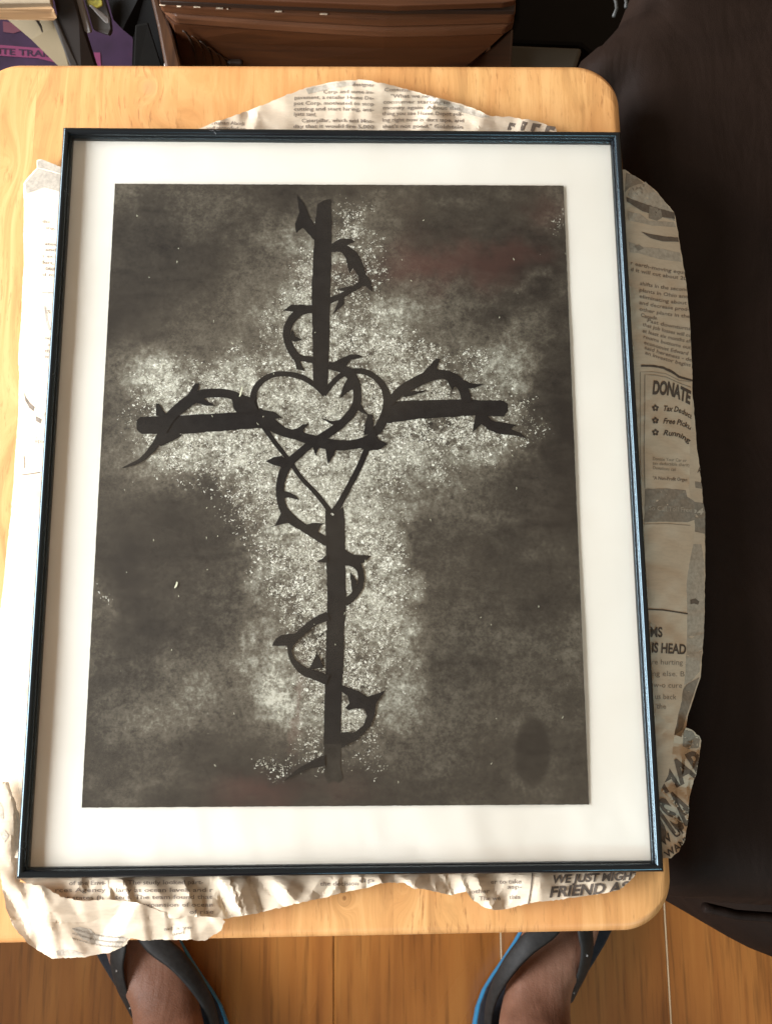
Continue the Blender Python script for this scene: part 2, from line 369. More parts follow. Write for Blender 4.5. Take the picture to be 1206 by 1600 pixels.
def box(x0, x1, y0, y1, e):
    sg = lambda t_: 1 / (1 + np.exp(-np.clip(t_, -30, 30)))
    return sg((wx - x0) / e) * sg((x1 - wx) / e) * sg((wy - y0) / e) * sg((y1 - wy) / e)
glow = blob([(480, 400, 55, 80, .45), (560, 370, 60, 60, .40), (615, 500, 60, 55, .55), (475, 490, 70, 50, .45), (330, 600, 120, 45, .45), (245, 590, 45, 60, .45),
             (430, 600, 80, 60, .45), (520, 640, 90, 80, .5), (660, 580, 110, 50, .4), (770, 600, 60, 60, .5), (805, 600, 25, 90, .3), (250, 690, 50, 40, .3), (340, 715, 110, 45, .5), (450, 760, 110, 80, .45),
             (640, 700, 110, 50, .55), (770, 700, 60, 40, .45), (560, 800, 90, 90, .45), (470, 850, 80, 70, .4), (600, 900, 60, 80, .3), (590, 980, 60, 80, .4), (425, 1040, 30, 60, .35),
             (610, 1060, 50, 80, .35), (500, 1110, 60, 80, .25), (560, 1180, 70, 40, .22), (160, 930, 22, 60, .38), (905, 1000, 18, 110, .22), (885, 330, 30, 50, .25), (700, 312, 90, 14, .2), (850, 440, 40, 14, .25), (300, 900, 200, 100, .05), (560, 315, 60, 12, .12), (200, 300, 40, 20, .12)])
glow += 0.30 * box(398, 652, 790, 1130, 6) + 0.22 * box(225, 830, 545, 745, 14) + 0.16 * box(425, 655, 335, 560, 22)
cloud = fbm(PX / 130, PY / 90, 50, 5)
glow = glow * (0.65 + 0.75 * fbm(PX / 28, PY / 28, 60, 4)) + 0.95 * (cloud - .40)
dark = 1 - .55 * blob([(305, 846, 85, 55, .9), (318, 1180, 90, 16, .5), (182, 866, 22, 60, .8), (740, 940, 90, 60, .5), (520, 1215, 60, 25, .6), (250, 400, 110, 60, .5), (740, 330, 120, 40, .5), (780, 900, 110, 120, .4), (560, 1235, 150, 22, .9)]).clip(0, 1)
glow = np.clip(glow * dark * .58 + .085 - .05 * (1 - np.clip(dark, 0, 1)) + .125 * blob([(260, 1090, 110, 50, 1), (420, 960, 60, 120, .8), (700, 1060, 90, 130, .6), (230, 700, 60, 40, .5), (680, 470, 60, 40, .6), (620, 1200, 90, 50, .5), (370, 444, 50, 50, .8), (409, 1028, 24, 70, 1.6), (441, 1092, 50, 50, 1.2), (636, 1028, 18, 90, 1.4), (318, 1060, 90, 36, .9), (221, 1144, 60, 26, .9), (772, 1015, 100, 55, .8), (707, 775, 70, 36, .9), (817, 444, 32, 12, 1.4), (804, 554, 36, 40, 1.0), (811, 697, 26, 36, .9), (435, 366, 42, 42, 1.2), (577, 335, 50, 22, 1.2), (221, 593, 36, 36, 1.0), (600, 498, 42, 36, 1.4), (780, 800, 90, 30, .5), (700, 1180, 60, 40, .6)]), 0, .80)
oval_refl = 1 / (1 + np.exp(((((PX - 832) / 27) ** 2 + ((PY - 1176) / 54) ** 2) ** .5 - 1) * 18))  # darker oval: a reflection in the glass, painted into the greys
bar_refl = np.exp(-((PX - (262 + (PY - 320) * .45 - 35)) / 11) ** 2) * (PY > 322) * (PY < 440) * 0.7  # slanted dark bar, likewise a glass reflection put into the greys
speck = blob([(520, 650, 105, 95, .75), (350, 640, 130, 70, .60), (270, 620, 60, 50, .45), (640, 600, 90, 60, .6), (720, 600, 70, 50, .45), (640, 690, 110, 50, .65), (770, 690, 60, 35, .4), (450, 740, 120, 80, .65), (340, 690, 100, 40, .6),
              (480, 860, 80, 60, .7), (560, 860, 70, 70, .5), (575, 930, 60, 90, .65), (480, 950, 55, 60, .6), (590, 1000, 60, 60, .35), (490, 1030, 45, 50, .7), (560, 1070, 45, 40, .6), (500, 1130, 45, 70, .5), (550, 1120, 40, 40, .7), (500, 540, 75, 50, .75), (475, 470, 50, 60, .4), (570, 430, 50, 60, .45),
              (545, 345, 35, 40, .45), (480, 400, 35, 50, .45), (600, 540, 70, 40, .4), (570, 1190, 60, 30, .25), (430, 1200, 40, 25, .35), (160, 940, 20, 50, .25), (820, 640, 30, 50, .2), (890, 340, 22, 30, .3)])
speck = np.clip(speck - .15, 0, 2) ** 1.2 * 1.75 * (0.35 + 1.25 * fbm(PX / 26, PY / 26, 71, 3))
red = blob([(700, 415, 90, 28, .9), (800, 395, 60, 18, .5), (860, 330, 40, 22, .45), (640, 400, 40, 50, .35), (510, 425, 60, 16, .4), (455, 1100, 5, 60, .9), (400, 1240, 60, 22, .7), (540, 1235, 40, 20, .3)])
drawn_and_refl = np.stack([glow * (1 - .85 * oval_refl) * (1 - .5 * bar_refl), np.clip(speck, 0, 1), np.clip(red, 0, 1), 1 - .35 * oval_refl - .25 * bar_refl], -1)
vs = np.stack([X, Y, np.full_like(X, ZP)], -1).reshape(-1, 3).tolist()
fs = [(i * ny + j, i * ny + j + 1, (i + 1) * ny + j + 1, (i + 1) * ny + j) for i in range(nx - 1) for j in range(ny - 1)]
g = N('charcoal_painting'); at = g.n('ShaderNodeAttribute'); at.attribute_name = 'drawn_and_refl'
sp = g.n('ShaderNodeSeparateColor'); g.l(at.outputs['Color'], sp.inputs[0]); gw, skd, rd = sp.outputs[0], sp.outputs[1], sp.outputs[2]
v = g.coord()
fine = g.noise(v, 620, 6, 0.72, 0.4); mid = g.noise(v, 150, 5, 0.65, 0.3); brush = g.noise(g.coord((0.35, 1, 1), rot=(0, 0, .3)), 90, 5, .65, 1.0)
tone = g.math('ADD', gw, g.math('MULTIPLY', g.math('SUBTRACT', mid, 0.5), g.math('ADD', g.math('MULTIPLY', gw, 1.5), 0.12)))
tone = g.math('ADD', tone, g.math('MULTIPLY', g.math('SUBTRACT', brush, 0.5), 0.26))
clump = g.noise(v, 330, 5, .68, .5)
tone = g.math('ADD', tone, g.math('MULTIPLY', g.math('SUBTRACT', clump, 0.52), g.math('MULTIPLY', g.math('ADD', gw, g.math('MULTIPLY', skd, .8)), 1.05)))
tone = g.math('ADD', tone, g.math('MULTIPLY', g.math('SUBTRACT', fine, 0.5), g.math('ADD', g.math('MULTIPLY', gw, 2.0), 0.04)))
c = g.ramp(tone, [(0.0, (0.011, 0.0085, 0.006)), (0.20, (0.045, 0.037, 0.027)), (0.45, (0.120, 0.102, 0.076)), (0.72, (0.26, 0.245, 0.198)), (1.0, (0.55, 0.525, 0.44))])
c = g.mix(g.math('MULTIPLY', rd, 0.38), c, (0.13, 0.045, 0.035))
# stipple dabs in two sizes
nz = g.n('ShaderNodeTexNoise'); nz.inputs['Scale'].default_value = 700; nz.inputs['Detail'].default_value = 4
g.l(v, nz.inputs['Vector']); sc_ = g.n('ShaderNodeVectorMath'); sc_.operation = 'SCALE'; sc_.inputs['Scale'].default_value = 0.0030; g.l(nz.outputs['Color'], sc_.inputs[0])
wv = g.n('ShaderNodeVectorMath'); wv.operation = 'ADD'; g.l(v, wv.inputs[0]); g.l(sc_.outputs[0], wv.inputs[1])
cl = g.noise(v, 170, 5, 0.7)
clc = g.ramp(cl, [(0.43, (.05, .05, .05)), (0.57, (1, 1, 1))])
for scl, gain in ((1400, 1.1), (850, .62)):
    vo = g.n('ShaderNodeTexVoronoi'); vo.inputs['Scale'].default_value = scl; g.l(wv.outputs[0], vo.inputs['Vector'])
    sv = g.n('ShaderNodeSeparateColor'); g.l(vo.outputs['Color'], sv.inputs[0])
    thr = g.math('SUBTRACT', 1.0, g.math('MULTIPLY', skd, g.math('MULTIPLY', clc, 1.55 * gain)))
    on = g.math('GREATER_THAN', sv.outputs[0], thr)
    rad = g.math('LESS_THAN', vo.outputs['Distance'], g.math('ADD', g.math('MULTIPLY', sv.outputs[1], 0.45), 0.28))
    dabc = g.ramp(sv.outputs[2], [(0.0, (0.20, 0.185, 0.145)), (0.45, (0.42, 0.395, 0.32)), (0.75, (0.72, 0.69, 0.59)), (1.0, (0.90, 0.88, 0.79))])
    c = g.mix(g.math('MULTIPLY', g.math('MULTIPLY', on, rad), 0.85), c, dabc)
# tiny stray flecks anywhere
vf = g.n('ShaderNodeTexVoronoi'); vf.inputs['Scale'].default_value = 95; g.l(v, vf.inputs['Vector'])
fl = g.math('LESS_THAN', vf.outputs['Distance'], 0.018)
c = g.mix(g.math('MULTIPLY', fl, 0.5), c, (0.5, 0.47, 0.4))
g.bump(fine, 0.1, 0.0002)
M_paint = g.out(c, 0.7, 0.3)
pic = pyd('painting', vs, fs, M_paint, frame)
ca = pic.data.color_attributes.new('drawn_and_refl', 'FLOAT_COLOR', 'POINT'); ca.data.foreach_set('color', drawn_and_refl.reshape(-1).astype(np.float32))
# ---- silhouette of the cross, heart and vine: flat black paint, each stroke its own outline
M_black = simple('flat_black_paint', (0.007, 0.0065, 0.006), 0.8, 0.2, 0.5, 200)
_lift = [0]
def flatpoly(vsl, fsl, pts):
    """pts photo points on the painting"""
    z = ZP + 0.00012 + _lift[0] * 0.000008; _lift[0] += 1
    q = []
    n = len(pts)
    for i in range(n):               # resample with a slightly uneven brush edge
        a_ = np.array(pts[i], float); b_ = np.array(pts[(i + 1) % n], float); L = np.linalg.norm(b_ - a_); k = max(1, int(L / 5))
        for j in range(k):
            p = a_ + (b_ - a_) * j / k
            if j: p = p + rng.normal(0, 0.35, 2)
            q.append(p)
    w3 = [Vector(P(x, y, z)) for x, y in q]
    base = len(vsl); vsl.extend(w3)
    for t_ in tessellate_polygon([[Vector((v_.x, v_.y, 0)) for v_ in w3]]): fsl.append(tuple(base + k for k in t_))
def smooth_path(pts, ws, n=5):
    pts = np.array(pts, float); ws = np.array(ws, float); P_ = []; W_ = []
    m_ = len(pts)
    for i in range(m_ - 1):
        p0, p1, p2, p3 = pts[max(i - 1, 0)], pts[i], pts[i + 1], pts[min(i + 2, m_ - 1)]
        for k in range(n):
            t_ = k / n
            P_.append(0.5 * ((2 * p1) + (-p0 + p2) * t_ + (2 * p0 - 5 * p1 + 4 * p2 - p3) * t_ ** 2 + (-p0 + 3 * p1 - 3 * p2 + p3) * t_ ** 3)); W_.append(ws[i] * (1 - t_) + ws[i + 1] * t_)
    P_.append(pts[-1]); W_.append(ws[-1]); return np.array(P_), np.array(W_)
def stroke(vsl, fsl, pts, ws):
    if not isinstance(ws, (list, tuple)): ws = [ws] * len(pts)
    p, w_ = smooth_path(pts, ws); z = ZP + 0.00012 + _lift[0] * 0.000008; _lift[0] += 1
    d = np.gradient(p, axis=0); d /= np.linalg.norm(d, axis=1)[:, None] + 1e-9; nrm = np.stack([-d[:, 1], d[:, 0]], -1)
    w_ = w_ + rng.normal(0, .3, len(w_)); base = len(vsl)
    for k in range(len(p)):
        for s_ in (-1, 1):
            a_ = p[k] + nrm[k] * s_ * w_[k] / 2; vsl.append(Vector(P(a_[0], a_[1], z)))
    for k in range(len(p) - 1): fsl.append((base + 2 * k, base + 2 * k + 1, base + 2 * k + 3, base + 2 * k + 2))
V1, F1 = [], []
flatpoly(V1, F1, [(496, 319), (506, 313), (517, 311), (518.5, 345), (517.5, 409), (515, 496), (514, 560), (512, 605), (508, 616), (490, 600), (489, 582), (488, 517), (487, 448), (491, 375), (493, 342)])
flatpoly(V1, F1, [(508, 797), (520, 806), (536, 792), (539, 818), (539.5, 860), (540, 899), (541, 949), (538, 979), (537, 1030), (535, 1060), (533, 1119), (533, 1163), (505.5, 1163), (507, 1099), (509, 1030), (511.5, 939), (509.5, 869), (508.5, 830)])
flatpoly(V1, F1, [(214, 657), (220, 651), (287, 649), (387, 643), (400, 641), (415, 668), (399, 669), (340, 674), (287, 678), (222, 678), (214, 671)])
flatpoly(V1, F1, [(600, 628), (638, 626), (710, 624), (786, 626), (793, 631), (793.5, 642), (787, 651), (742, 649), (650, 655), (600, 662)])
pyd('painted_cross', V1, F1, M_black, frame)
M_fade = simple('thin_black_wash', (0.021, 0.018, 0.014), 0.8, 0.2, 0.5, 160)
V1, F1 = [], []
flatpoly(V1, F1, [(505.5, 1163), (533, 1163), (532, 1199), (536, 1216), (529, 1224), (520, 1219), (513, 1225), (507, 1212), (508, 1190)])
pyd('faded_cross_foot', V1, F1, M_fade, frame)
V1, F1 = [], []
stroke(V1, F1, [(507, 617), (492, 602), (473, 590), (451, 584.5), (430, 585), (412, 593), (399, 608), (396, 626), (402, 646), (413, 667), (428, 689), (443, 708), (455, 724), (471, 747), (492, 769), (509, 790), (517, 802)], [7, 8, 9, 8, 8, 9, 10, 11, 11, 9, 7, 7, 7, 7, 7, 8, 9])
stroke(V1, F1, [(506, 617), (520, 598), (535, 585), (552, 580), (570, 581), (587, 590), (600, 606), (605, 625), (603, 644), (594, 665), (581, 682), (572, 704), (559, 734), (542, 766), (529, 790), (520, 802)], [8, 8, 9, 9, 9, 9, 11, 13, 14, 15, 12, 9, 9, 9, 10, 12])
pyd('painted_heart', V1, F1, M_black, frame)
V1, F1 = [], []
st = lambda p, w_: stroke(V1, F1, p, w_)
fp = lambda *p: flatpoly(V1, F1, p)
fp((492, 376), (473, 356), (463, 364), (461, 349), (468, 332), (464, 303), (475, 317), (486, 342), (494, 355))
fp((516, 382), (531, 373), (548, 373), (555, 378), (546, 381), (538, 387))
st([(514, 389), (535, 388), (550, 401), (559, 415), (566, 431)], [10, 13, 20, 17, 12])
fp((539, 398), (546, 428), (553, 417), (556, 404)); fp((561, 424), (574, 431), (580, 442), (582, 456), (571, 447), (560, 445))
st([(569, 440), (548, 454), (531, 463), (514, 470)], [10, 8, 8, 10]); fp((526, 452), (548, 447), (556, 449), (540, 455)); fp((538, 460), (538, 474), (520, 491), (528, 472), (529, 464))
st([(492, 482), (471, 486), (456, 499), (448.5, 517), (451, 537), (462, 556), (474, 560), (492, 563)], [12, 13, 13, 13, 12, 13, 9, 10])
fp((442, 485), (455, 476), (475, 476), (490, 481), (470, 487), (456, 487)); fp((457, 514), (461, 525), (473, 531), (460, 534), (452, 530)); fp((452, 552), (459, 562), (463, 577), (476, 580), (470, 566), (472, 555))
fp((512, 570), (531, 561), (548, 553.5), (560, 554), (568, 558), (548, 562), (540, 574), (544, 590), (530, 580))
st([(513, 571), (531, 575), (544, 582), (553, 594), (558, 611), (557, 631), (545, 650), (527, 667), (505, 682), (484, 695), (466, 710), (451, 724), (442, 741), (438, 758), (438, 777), (443, 795), (454, 810), (471, 822), (490, 834), (511, 847)],
   [12, 13, 16, 15, 13, 13, 13, 13, 13, 12, 12, 14, 14, 13, 12, 13, 16, 13, 13, 14])
fp((544, 590), (536, 604), (531, 623), (543, 613), (553, 608)); fp((562, 628), (570, 642), (578, 650), (566, 645), (558, 640)); fp((574, 647), (582, 648), (584, 672), (590, 676), (568, 680), (570, 665))
fp((500, 652), (518, 658), (538, 655), (532, 666), (518, 663))
st([(401, 645), (423, 662), (442, 674), (466, 681), (492, 689), (520, 695), (548, 695), (570, 690), (588, 680)], [20, 20, 15, 14, 17, 17, 15, 15, 16])
fp((585, 683), (605, 694), (594, 702), (572, 705), (560, 698)); fp((410, 641), (427, 643), (441, 653), (427, 655)); fp((450, 672), (465, 669), (473, 663), (483, 662), (474, 672), (477, 682)); fp((488, 694), (493, 713), (499, 698)); fp((507, 698), (510, 712), (512.6, 725), (521, 712), (526, 699))
fp((415, 721), (428, 714), (440, 712), (452, 720), (441, 731)); fp((438, 766), (452, 769), (460, 773), (467, 781), (452, 777), (440, 780)); fp((416, 826), (430, 821), (436, 808), (440, 796), (456, 816), (440, 819)); fp((475, 821), (488, 817), (508, 817), (500, 822), (496, 836))
# left arm
st([(397, 630), (379, 624), (359, 616), (339, 614), (315, 616), (299, 624), (283, 636), (266, 652), (252, 679), (240, 699), (220, 719), (192, 731)], [14, 14, 13, 14, 14, 18, 18, 16, 12, 11, 7, 1.5])
fp((285, 632), (296, 613), (305, 599), (312, 599), (308, 612), (312, 622)); fp((244, 650), (244, 630), (249, 631), (262, 650)); fp((300, 627), (323, 634), (337, 634), (318, 622)); fp((361, 618), (366, 640), (372, 646), (404, 644), (396, 624)); fp((252, 697), (270, 689), (286, 679), (255, 676), (244, 694))
# right arm
st([(607, 630), (626, 611), (650, 597), (673, 587), (692, 585), (710, 592), (723, 606), (729, 628)], [12, 15, 17, 17, 14, 16, 16, 15])
fp((653, 590), (668, 574), (681, 560), (687, 561), (682, 578), (684, 590)); fp((714, 590), (733, 598), (755, 601), (736, 607), (726, 607)); fp((668, 610), (640, 619), (628, 620), (636, 611))
fp((742, 648), (738, 675), (752, 663), (762, 671), (780, 678), (803, 680), (823, 686), (812, 676), (797, 670), (807, 664), (784, 660), (768, 657), (759, 648)); fp((697, 592), (706, 610), (714, 600))
# lower loops
fp((537, 858), (551, 866), (580, 868.6), (569, 879), (537, 884)); st([(537, 876), (554, 880), (563, 893), (563, 914), (553, 930), (539, 943)], [13, 14, 10, 10, 12, 11]); fp((547, 893), (558, 908), (553, 930), (549, 920)); fp((495, 878), (512, 866), (512, 879))
st([(513, 962), (491, 972), (470, 989), (457, 1002), (452.5, 1017), (460, 1035), (476, 1049), (496, 1056), (512, 1063)], [14, 12, 11, 12, 6, 9, 14, 15, 16]); fp((466, 989), (440, 992), (431, 998), (425, 1009), (450, 1009), (458, 1003)); fp((483, 1046), (495.5, 1017), (506, 1043)); fp((511, 985), (497, 997), (504, 989))
fp((533, 1070), (559, 1079), (575, 1089), (602, 1079), (588, 1098), (585, 1119), (579, 1135), (559, 1155), (533, 1169), (533, 1144), (555, 1144), (567, 1134), (573, 1119), (569, 1107), (555, 1107), (545, 1110), (539, 1106), (546, 1099), (543, 1087), (533, 1080))
fp((508, 1179), (486, 1189), (460, 1205), (443, 1221), (466, 1209), (488, 1200), (508, 1197))
pyd('painted_thorny_vine', V1, F1, M_black, frame)
# small lint flecks on the paper under the glass
M_lint = simple('pale_lint', (0.7, 0.68, 0.5), 0.8)
for a_, b_, w_ in (((273, 919), (277, 909), 3.4), ((375, 617), (378, 604), 2.0), ((374, 620), (376, 612), 2.6)):
    V1, F1 = [], []; stroke(V1, F1, [a_, ((a_[0] + b_[0]) / 2 + 1, (a_[1] + b_[1]) / 2), b_], [w_ * .3, w_, w_ * .4]); pyd('lint_fleck', V1, F1, M_lint, frame)
V1, F1 = [], []
for k in range(70):
    x, y = rng.uniform(190, 900), rng.uniform(310, 1240); L = rng.uniform(1.5, 5); a_ = rng.normal(1.6, .5)
    stroke(V1, F1, [(x, y), (x + L * math.cos(a_) / 2 + .3, y + L * math.sin(a_) / 2), (x + L * math.cos(a_), y + L * math.sin(a_))], [.3, .8, .3])
o = pyd('paint_fleck', V1, F1, M_lint, frame); tag(o, kind='stuff')


# ------------------------------------------------------------------ newspapers
g = N('newsprint'); v = g.coord(); a = g.noise(v, 30, 4, 0.6); b2 = g.noise(v, 420, 4, 0.7); gh = g.noise(g.coord((0.6, 3, 1)), 260, 3, 0.7)
c = g.ramp(a, [(0.3, (0.60, 0.50, 0.37)), (0.7, (0.68, 0.575, 0.44))])
c = g.mix(0.5, c, g.ramp(gh, [(0.42, (0.88, 0.88, 0.88)), (0.55, (1, 1, 1))]), 'MULTIPLY')
g.bump(b2, 0.10, 0.0004)
g.out(c, 0.8, 0.15)
tl = g.n('ShaderNodeBsdfTranslucent'); g.l(c, tl.inputs[0]); mx = g.n('ShaderNodeMixShader'); mx.inputs[0].default_value = 0.12
g.l(g.b.outputs[0], mx.inputs[1]); g.l(tl.outputs[0], mx.inputs[2]); g.l(mx.outputs[0], g.t.nodes['Material Output'].inputs[0])
M_news = g.m
def ink(name, col): return simple(name, col, 0.8, 0.1, 0.2, 500)
M_ink = ink('faded_black_ink', (0.10, 0.08, 0.065)); M_grey = ink('grey_ink_and_shade', (0.27, 0.235, 0.19)); M_mid = ink('light_grey_halftone_ink', (0.42, 0.37, 0.30))
M_pale = ink('unprinted_white', (0.5, 0.45, 0.37)); M_body = ink('small_type_ink', (0.23, 0.19, 0.155)); M_dkgrey = ink('dark_halftone_ink', (0.15, 0.12, 0.095))

def inpoly(x, y, poly):
    c_ = np.zeros_like(x, bool); n = len(poly)
    for i in range(n):
        x0, y0 = poly[i]; x1, y1 = poly[(i + 1) % n]
        if y0 == y1: continue
        c_ ^= ((y0 > y) != (y1 > y)) & (x < (x1 - x0) * (y - y0) / (y1 - y0) + x0)
    return c_
def mesh_region(poly, step, jag=0.0, seed=1):
    """triangulated outline with inner points; photo units"""
    r = np.random.default_rng(seed); out = []
    n = len(poly)
    for i in range(n):
        a_ = np.array(poly[i], float); b_ = np.array(poly[(i + 1) % n], float); L = np.linalg.norm(b_ - a_); k = max(1, int(L / step))
        for j in range(k): out.append(a_ + (b_ - a_) * j / k + (r.normal(0, jag, 2) if jag and j else 0))
    o_ = np.array(out); x0, y0 = o_.min(0); x1, y1 = o_.max(0)
    gx, gy = np.meshgrid(np.arange(x0 + step / 2, x1, step), np.arange(y0 + step / 2, y1, step)); gx = gx.ravel(); gy = gy.ravel()
    gx = gx + r.uniform(-.2, .2, gx.shape) * step; gy = gy + r.uniform(-.2, .2, gy.shape) * step
    k = inpoly(gx, gy, [tuple(p) for p in out]); pts = np.vstack([o_, np.stack([gx[k], gy[k]], -1)])
    m_ = len(o_)
    res = delaunay_2d_cdt([Vector(p) for p in pts], [], [list(range(m_))], 1, 1e-4)
    return np.array([(p.x, p.y) for p in res[0]]), [tuple(f) for f in res[2]]
def rays(px, py, z):
    d = np.stack([(px - 603) / FPX, -(py - 800) / FPX, -np.ones_like(px)], -1) @ CR
    k = (z - CC[2]) / d[..., 2]
    return CC + d * k[..., None]
def fdist(px, py):
    p = rays(px, py, np.full_like(px, T + .003)); qx = np.abs(p[:, 0]) - FW / 2; qy = np.abs(p[:, 1]) - FH / 2
    return np.hypot(np.maximum(qx, 0), np.maximum(qy, 0))
def crumple(px, py, lams, amps, seed):
    r = np.random.default_rng(seed); wx_ = px + (fbm(px / 110, py / 110, seed, 1) - .5) * 45; wy_ = py + (fbm(px / 110, py / 110, seed + 3, 1) - .5) * 45
    s = 0
    for L, A in zip(lams, amps):
        for k in range(3):
            an = r.uniform(0, math.pi); ph = r.uniform(0, 1); t_ = (wx_ * math.cos(an) + wy_ * math.sin(an)) / (L * r.uniform(.8, 1.3)) + ph
            kk = r.uniform(.18, .82); t_ = t_ + .35 * np.sin(t_ * 1.7 + ph * 9); q_ = t_ % 1; s = s + A * (np.where(q_ < kk, q_ / kk, (1 - q_) / (1 - kk)) * 2 - 1) / 1.7
    return s
class Sheet:
    def __init__(s, label, poly, zf, step=5, jag=.5, seed=1):
        s.root = empty('newspaper_sheet', label, 'newspaper', None); s.zf = zf; s.seed = seed
        pts, fs = mesh_region(poly, step, jag, seed); z = zf(pts[:, 0], pts[:, 1]); v_ = rays(pts[:, 0], pts[:, 1], z)
        s.poly = poly
        s.paper = pyd('paper', v_, fs, M_news, s.root, True); s.paper.data.set_sharp_from_angle(angle=math.radians(17)); s.bufs = {}
    def add(s, key, pts, fs, lift=0.00022, name=None):
        z = s.zf(pts[:, 0], pts[:, 1]) + lift; v_ = rays(pts[:, 0], pts[:, 1], z)
        used = sorted({i for f in fs for i in f})
        if not used: return
        mp_ = {i: k for k, i in enumerate(used)}
        pyd(name or {'ink': 'headline', 'small': 'line_of_type', 'grey': 'photo_and_shade_patch', 'mid': 'printed_shade', 'pale': 'reversed_type', 'dk': 'photo_and_shade_patch'}[key], [v_[i] for i in used], [tuple(mp_[i] for i in f) for f in fs], MATS[key], s.root)
    def patch(s, key, poly, step=5, lift=0.00012): s.add(key, *mesh_region(poly, step, .2, 5), lift=lift)
    def line(s, txt, x0, y0, x1, y1, cap, shear=0.0, bold=0.0, key='ink', curve=None, lift=0.00022, fine=False):
        cu = bpy.data.curves.new('t', 'FONT'); cu.body = txt; cu.size = 1; cu.resolution_u = 2 if not fine else 4; cu.offset = bold; cu.shear = shear; cu.fill_mode = 'FRONT'
        o_ = bpy.data.objects.new('t', cu); me = o_.to_mesh()
        if not len(me.vertices): return
        b = bmesh.new(); b.from_mesh(me); o_.to_mesh_clear(); bpy.data.objects.remove(o_); bpy.data.curves.remove(cu)
        bmesh.ops.triangulate(b, faces=b.faces)
        if cap > 9:
            for _ in range(3):
                e = [e for e in b.edges if e.calc_length() > 4.0 / cap * .7]
                if not e: break
                bmesh.ops.subdivide_edges(b, edges=e, cuts=1); bmesh.ops.triangulate(b, faces=b.faces)
        vs_ = np.array([(q.co.x, q.co.y) for q in b.verts]); fs_ = [tuple(q.index for q in f.verts) for f in b.faces]; b.free()
        w_ = vs_[:, 0].max() - min(0, vs_[:, 0].min()); t_ = (vs_[:, 0] - min(0, vs_[:, 0].min())) / w_
        dx, dy = x1 - x0, y1 - y0; L = math.hypot(dx, dy); ux, uy = dx / L, dy / L; h = vs_[:, 1] / 0.70 * cap
        px = x0 + dx * t_ + uy * h; py = y0 + dy * t_ - ux * h
        if curve is not None: py = py + curve(t_)
        pts = np.stack([px, py], -1)
        # a line of type ends where its sheet ends
        cx = np.array([pts[list(f)].mean(0) for f in fs_]); k = inpoly(cx[:, 0], cx[:, 1], s.poly)
        s.add(key, pts, [f for f, q in zip(fs_, k) if q], lift, 'line_of_type' if cap < 9.5 else 'headline')
    def done(s, mats): pass
MATS = {'ink': M_ink, 'small': M_body, 'grey': M_grey, 'mid': M_mid, 'pale': M_pale, 'dk': M_dkgrey}
rise = lambda fd, s_=0.004: 1 - np.exp(-fd / s_)

# -- sheet behind the frame
def z_top(px, py):
    fd = fdist(px, py); return T + .0022 + rise(fd, .008) * (0.0035 + 0.0012 * crumple(px, py, (90, 40), (1, .4), 11))
s1 = Sheet('thin grey newspaper sheet with rounded edge showing above the top rail of the frame',
    [(270, 240), (300, 206), (330, 193), (365, 181), (400, 168), (440, 152), (478, 137), (520, 128), (560, 124), (600, 130), (640, 141), (700, 157), (740, 169), (765, 181), (800, 183), (840, 190), (868, 200), (880, 240)], z_top, 5, .5, 2)
ar = lambda a_: (lambda t_: -a_ * np.sin(np.pi * t_))
for t_, x0, x1, y in (('designer', 550, 585, 135), ('Corp. and some im-', 505, 584, 146), ('pavement, a retailer Home De-', 460, 584, 155), ('pot Corp. motivated to stop', 459, 584, 164), ('cutting and start hiring, ans-', 459, 584, 173), ('lysts said.', 459, 494, 181),
                      ('Caterpillar, which said Mon-', 471, 584, 191), ('day that it would fire 5,000', 458, 584, 200), ('Consum-', 600, 640, 143), ('"What we need is', 610, 690, 153), ('consumer starting to', 598, 703, 162), ('money again. About the', 598, 718, 171),
                      ('thing you see Home Depot sell-', 597, 723, 180), ('ing right now is duct tape, and', 597, 724, 190), ('that\'s not good," Goldstein', 597, 722, 200), ('Truman Abodi', 329, 382, 195), ('and recorded on', 322, 384, 203)):
    s1.line(t_, x0, y, x1, y + 1, 5.6, 0, .012, 'small', ar(1))
for a_ in ((792, 191, 806, 203), (812, 189, 824, 204), (828, 192, 845, 205), (850, 196, 868, 207)):
    s1.patch('dk', [(a_[0], a_[3]), (a_[0] + 4, a_[1]), (a_[2], a_[1] + 2), (a_[2] - 3, a_[1] + 8), (a_[0] + 9, a_[1] + 6), (a_[0] + 6, a_[3])])
s1.patch('mid', [(478, 139), (520, 130), (556, 127), (552, 133), (515, 139), (482, 147)]); s1.patch('mid', [(655, 148), (700, 159), (742, 172), (765, 183), (752, 184), (720, 175), (690, 164)])
s1.done(MATS)

# -- right under sheet (with a printed portrait photograph), then the right page on top of it
edge_x = lambda py: 968 + (py - 110) * (1048 - 968) / 1330.0
def z_right0(px, py, base, seed, amp):
    fd = fdist(px, py); d = np.maximum(px - edge_x(py) - 4, 0) / 100.0
    return T + .0022 + rise(fd, .004) * base - 0.017 * d ** 1.5 + rise(fd, .004) * amp * crumple(px, py, (110, 45), (1, .35), seed)
z_ru = lambda px, py: z_right0(px, py, 0.003, 21, .0012) - 0.004
s2 = Sheet('newspaper sheet with part of a face photograph beneath the donate page',
    [(1000, 590), (1079, 596), (1084, 640), (1088, 700), (1093, 730), (1098, 790), (1101, 840), (1101, 905), (1100, 950), (1098, 1000), (1094, 1058), (1085, 1085), (1076, 1112), (1070, 1140), (1060, 1200), (1010, 1200)], z_ru, 6, .3, 3)
s2.patch('mid', [(1070, 860), (1078, 850), (1095, 850), (1100, 880), (1099, 990), (1092, 1050), (1078, 1066), (1064, 1072), (1066, 960)])
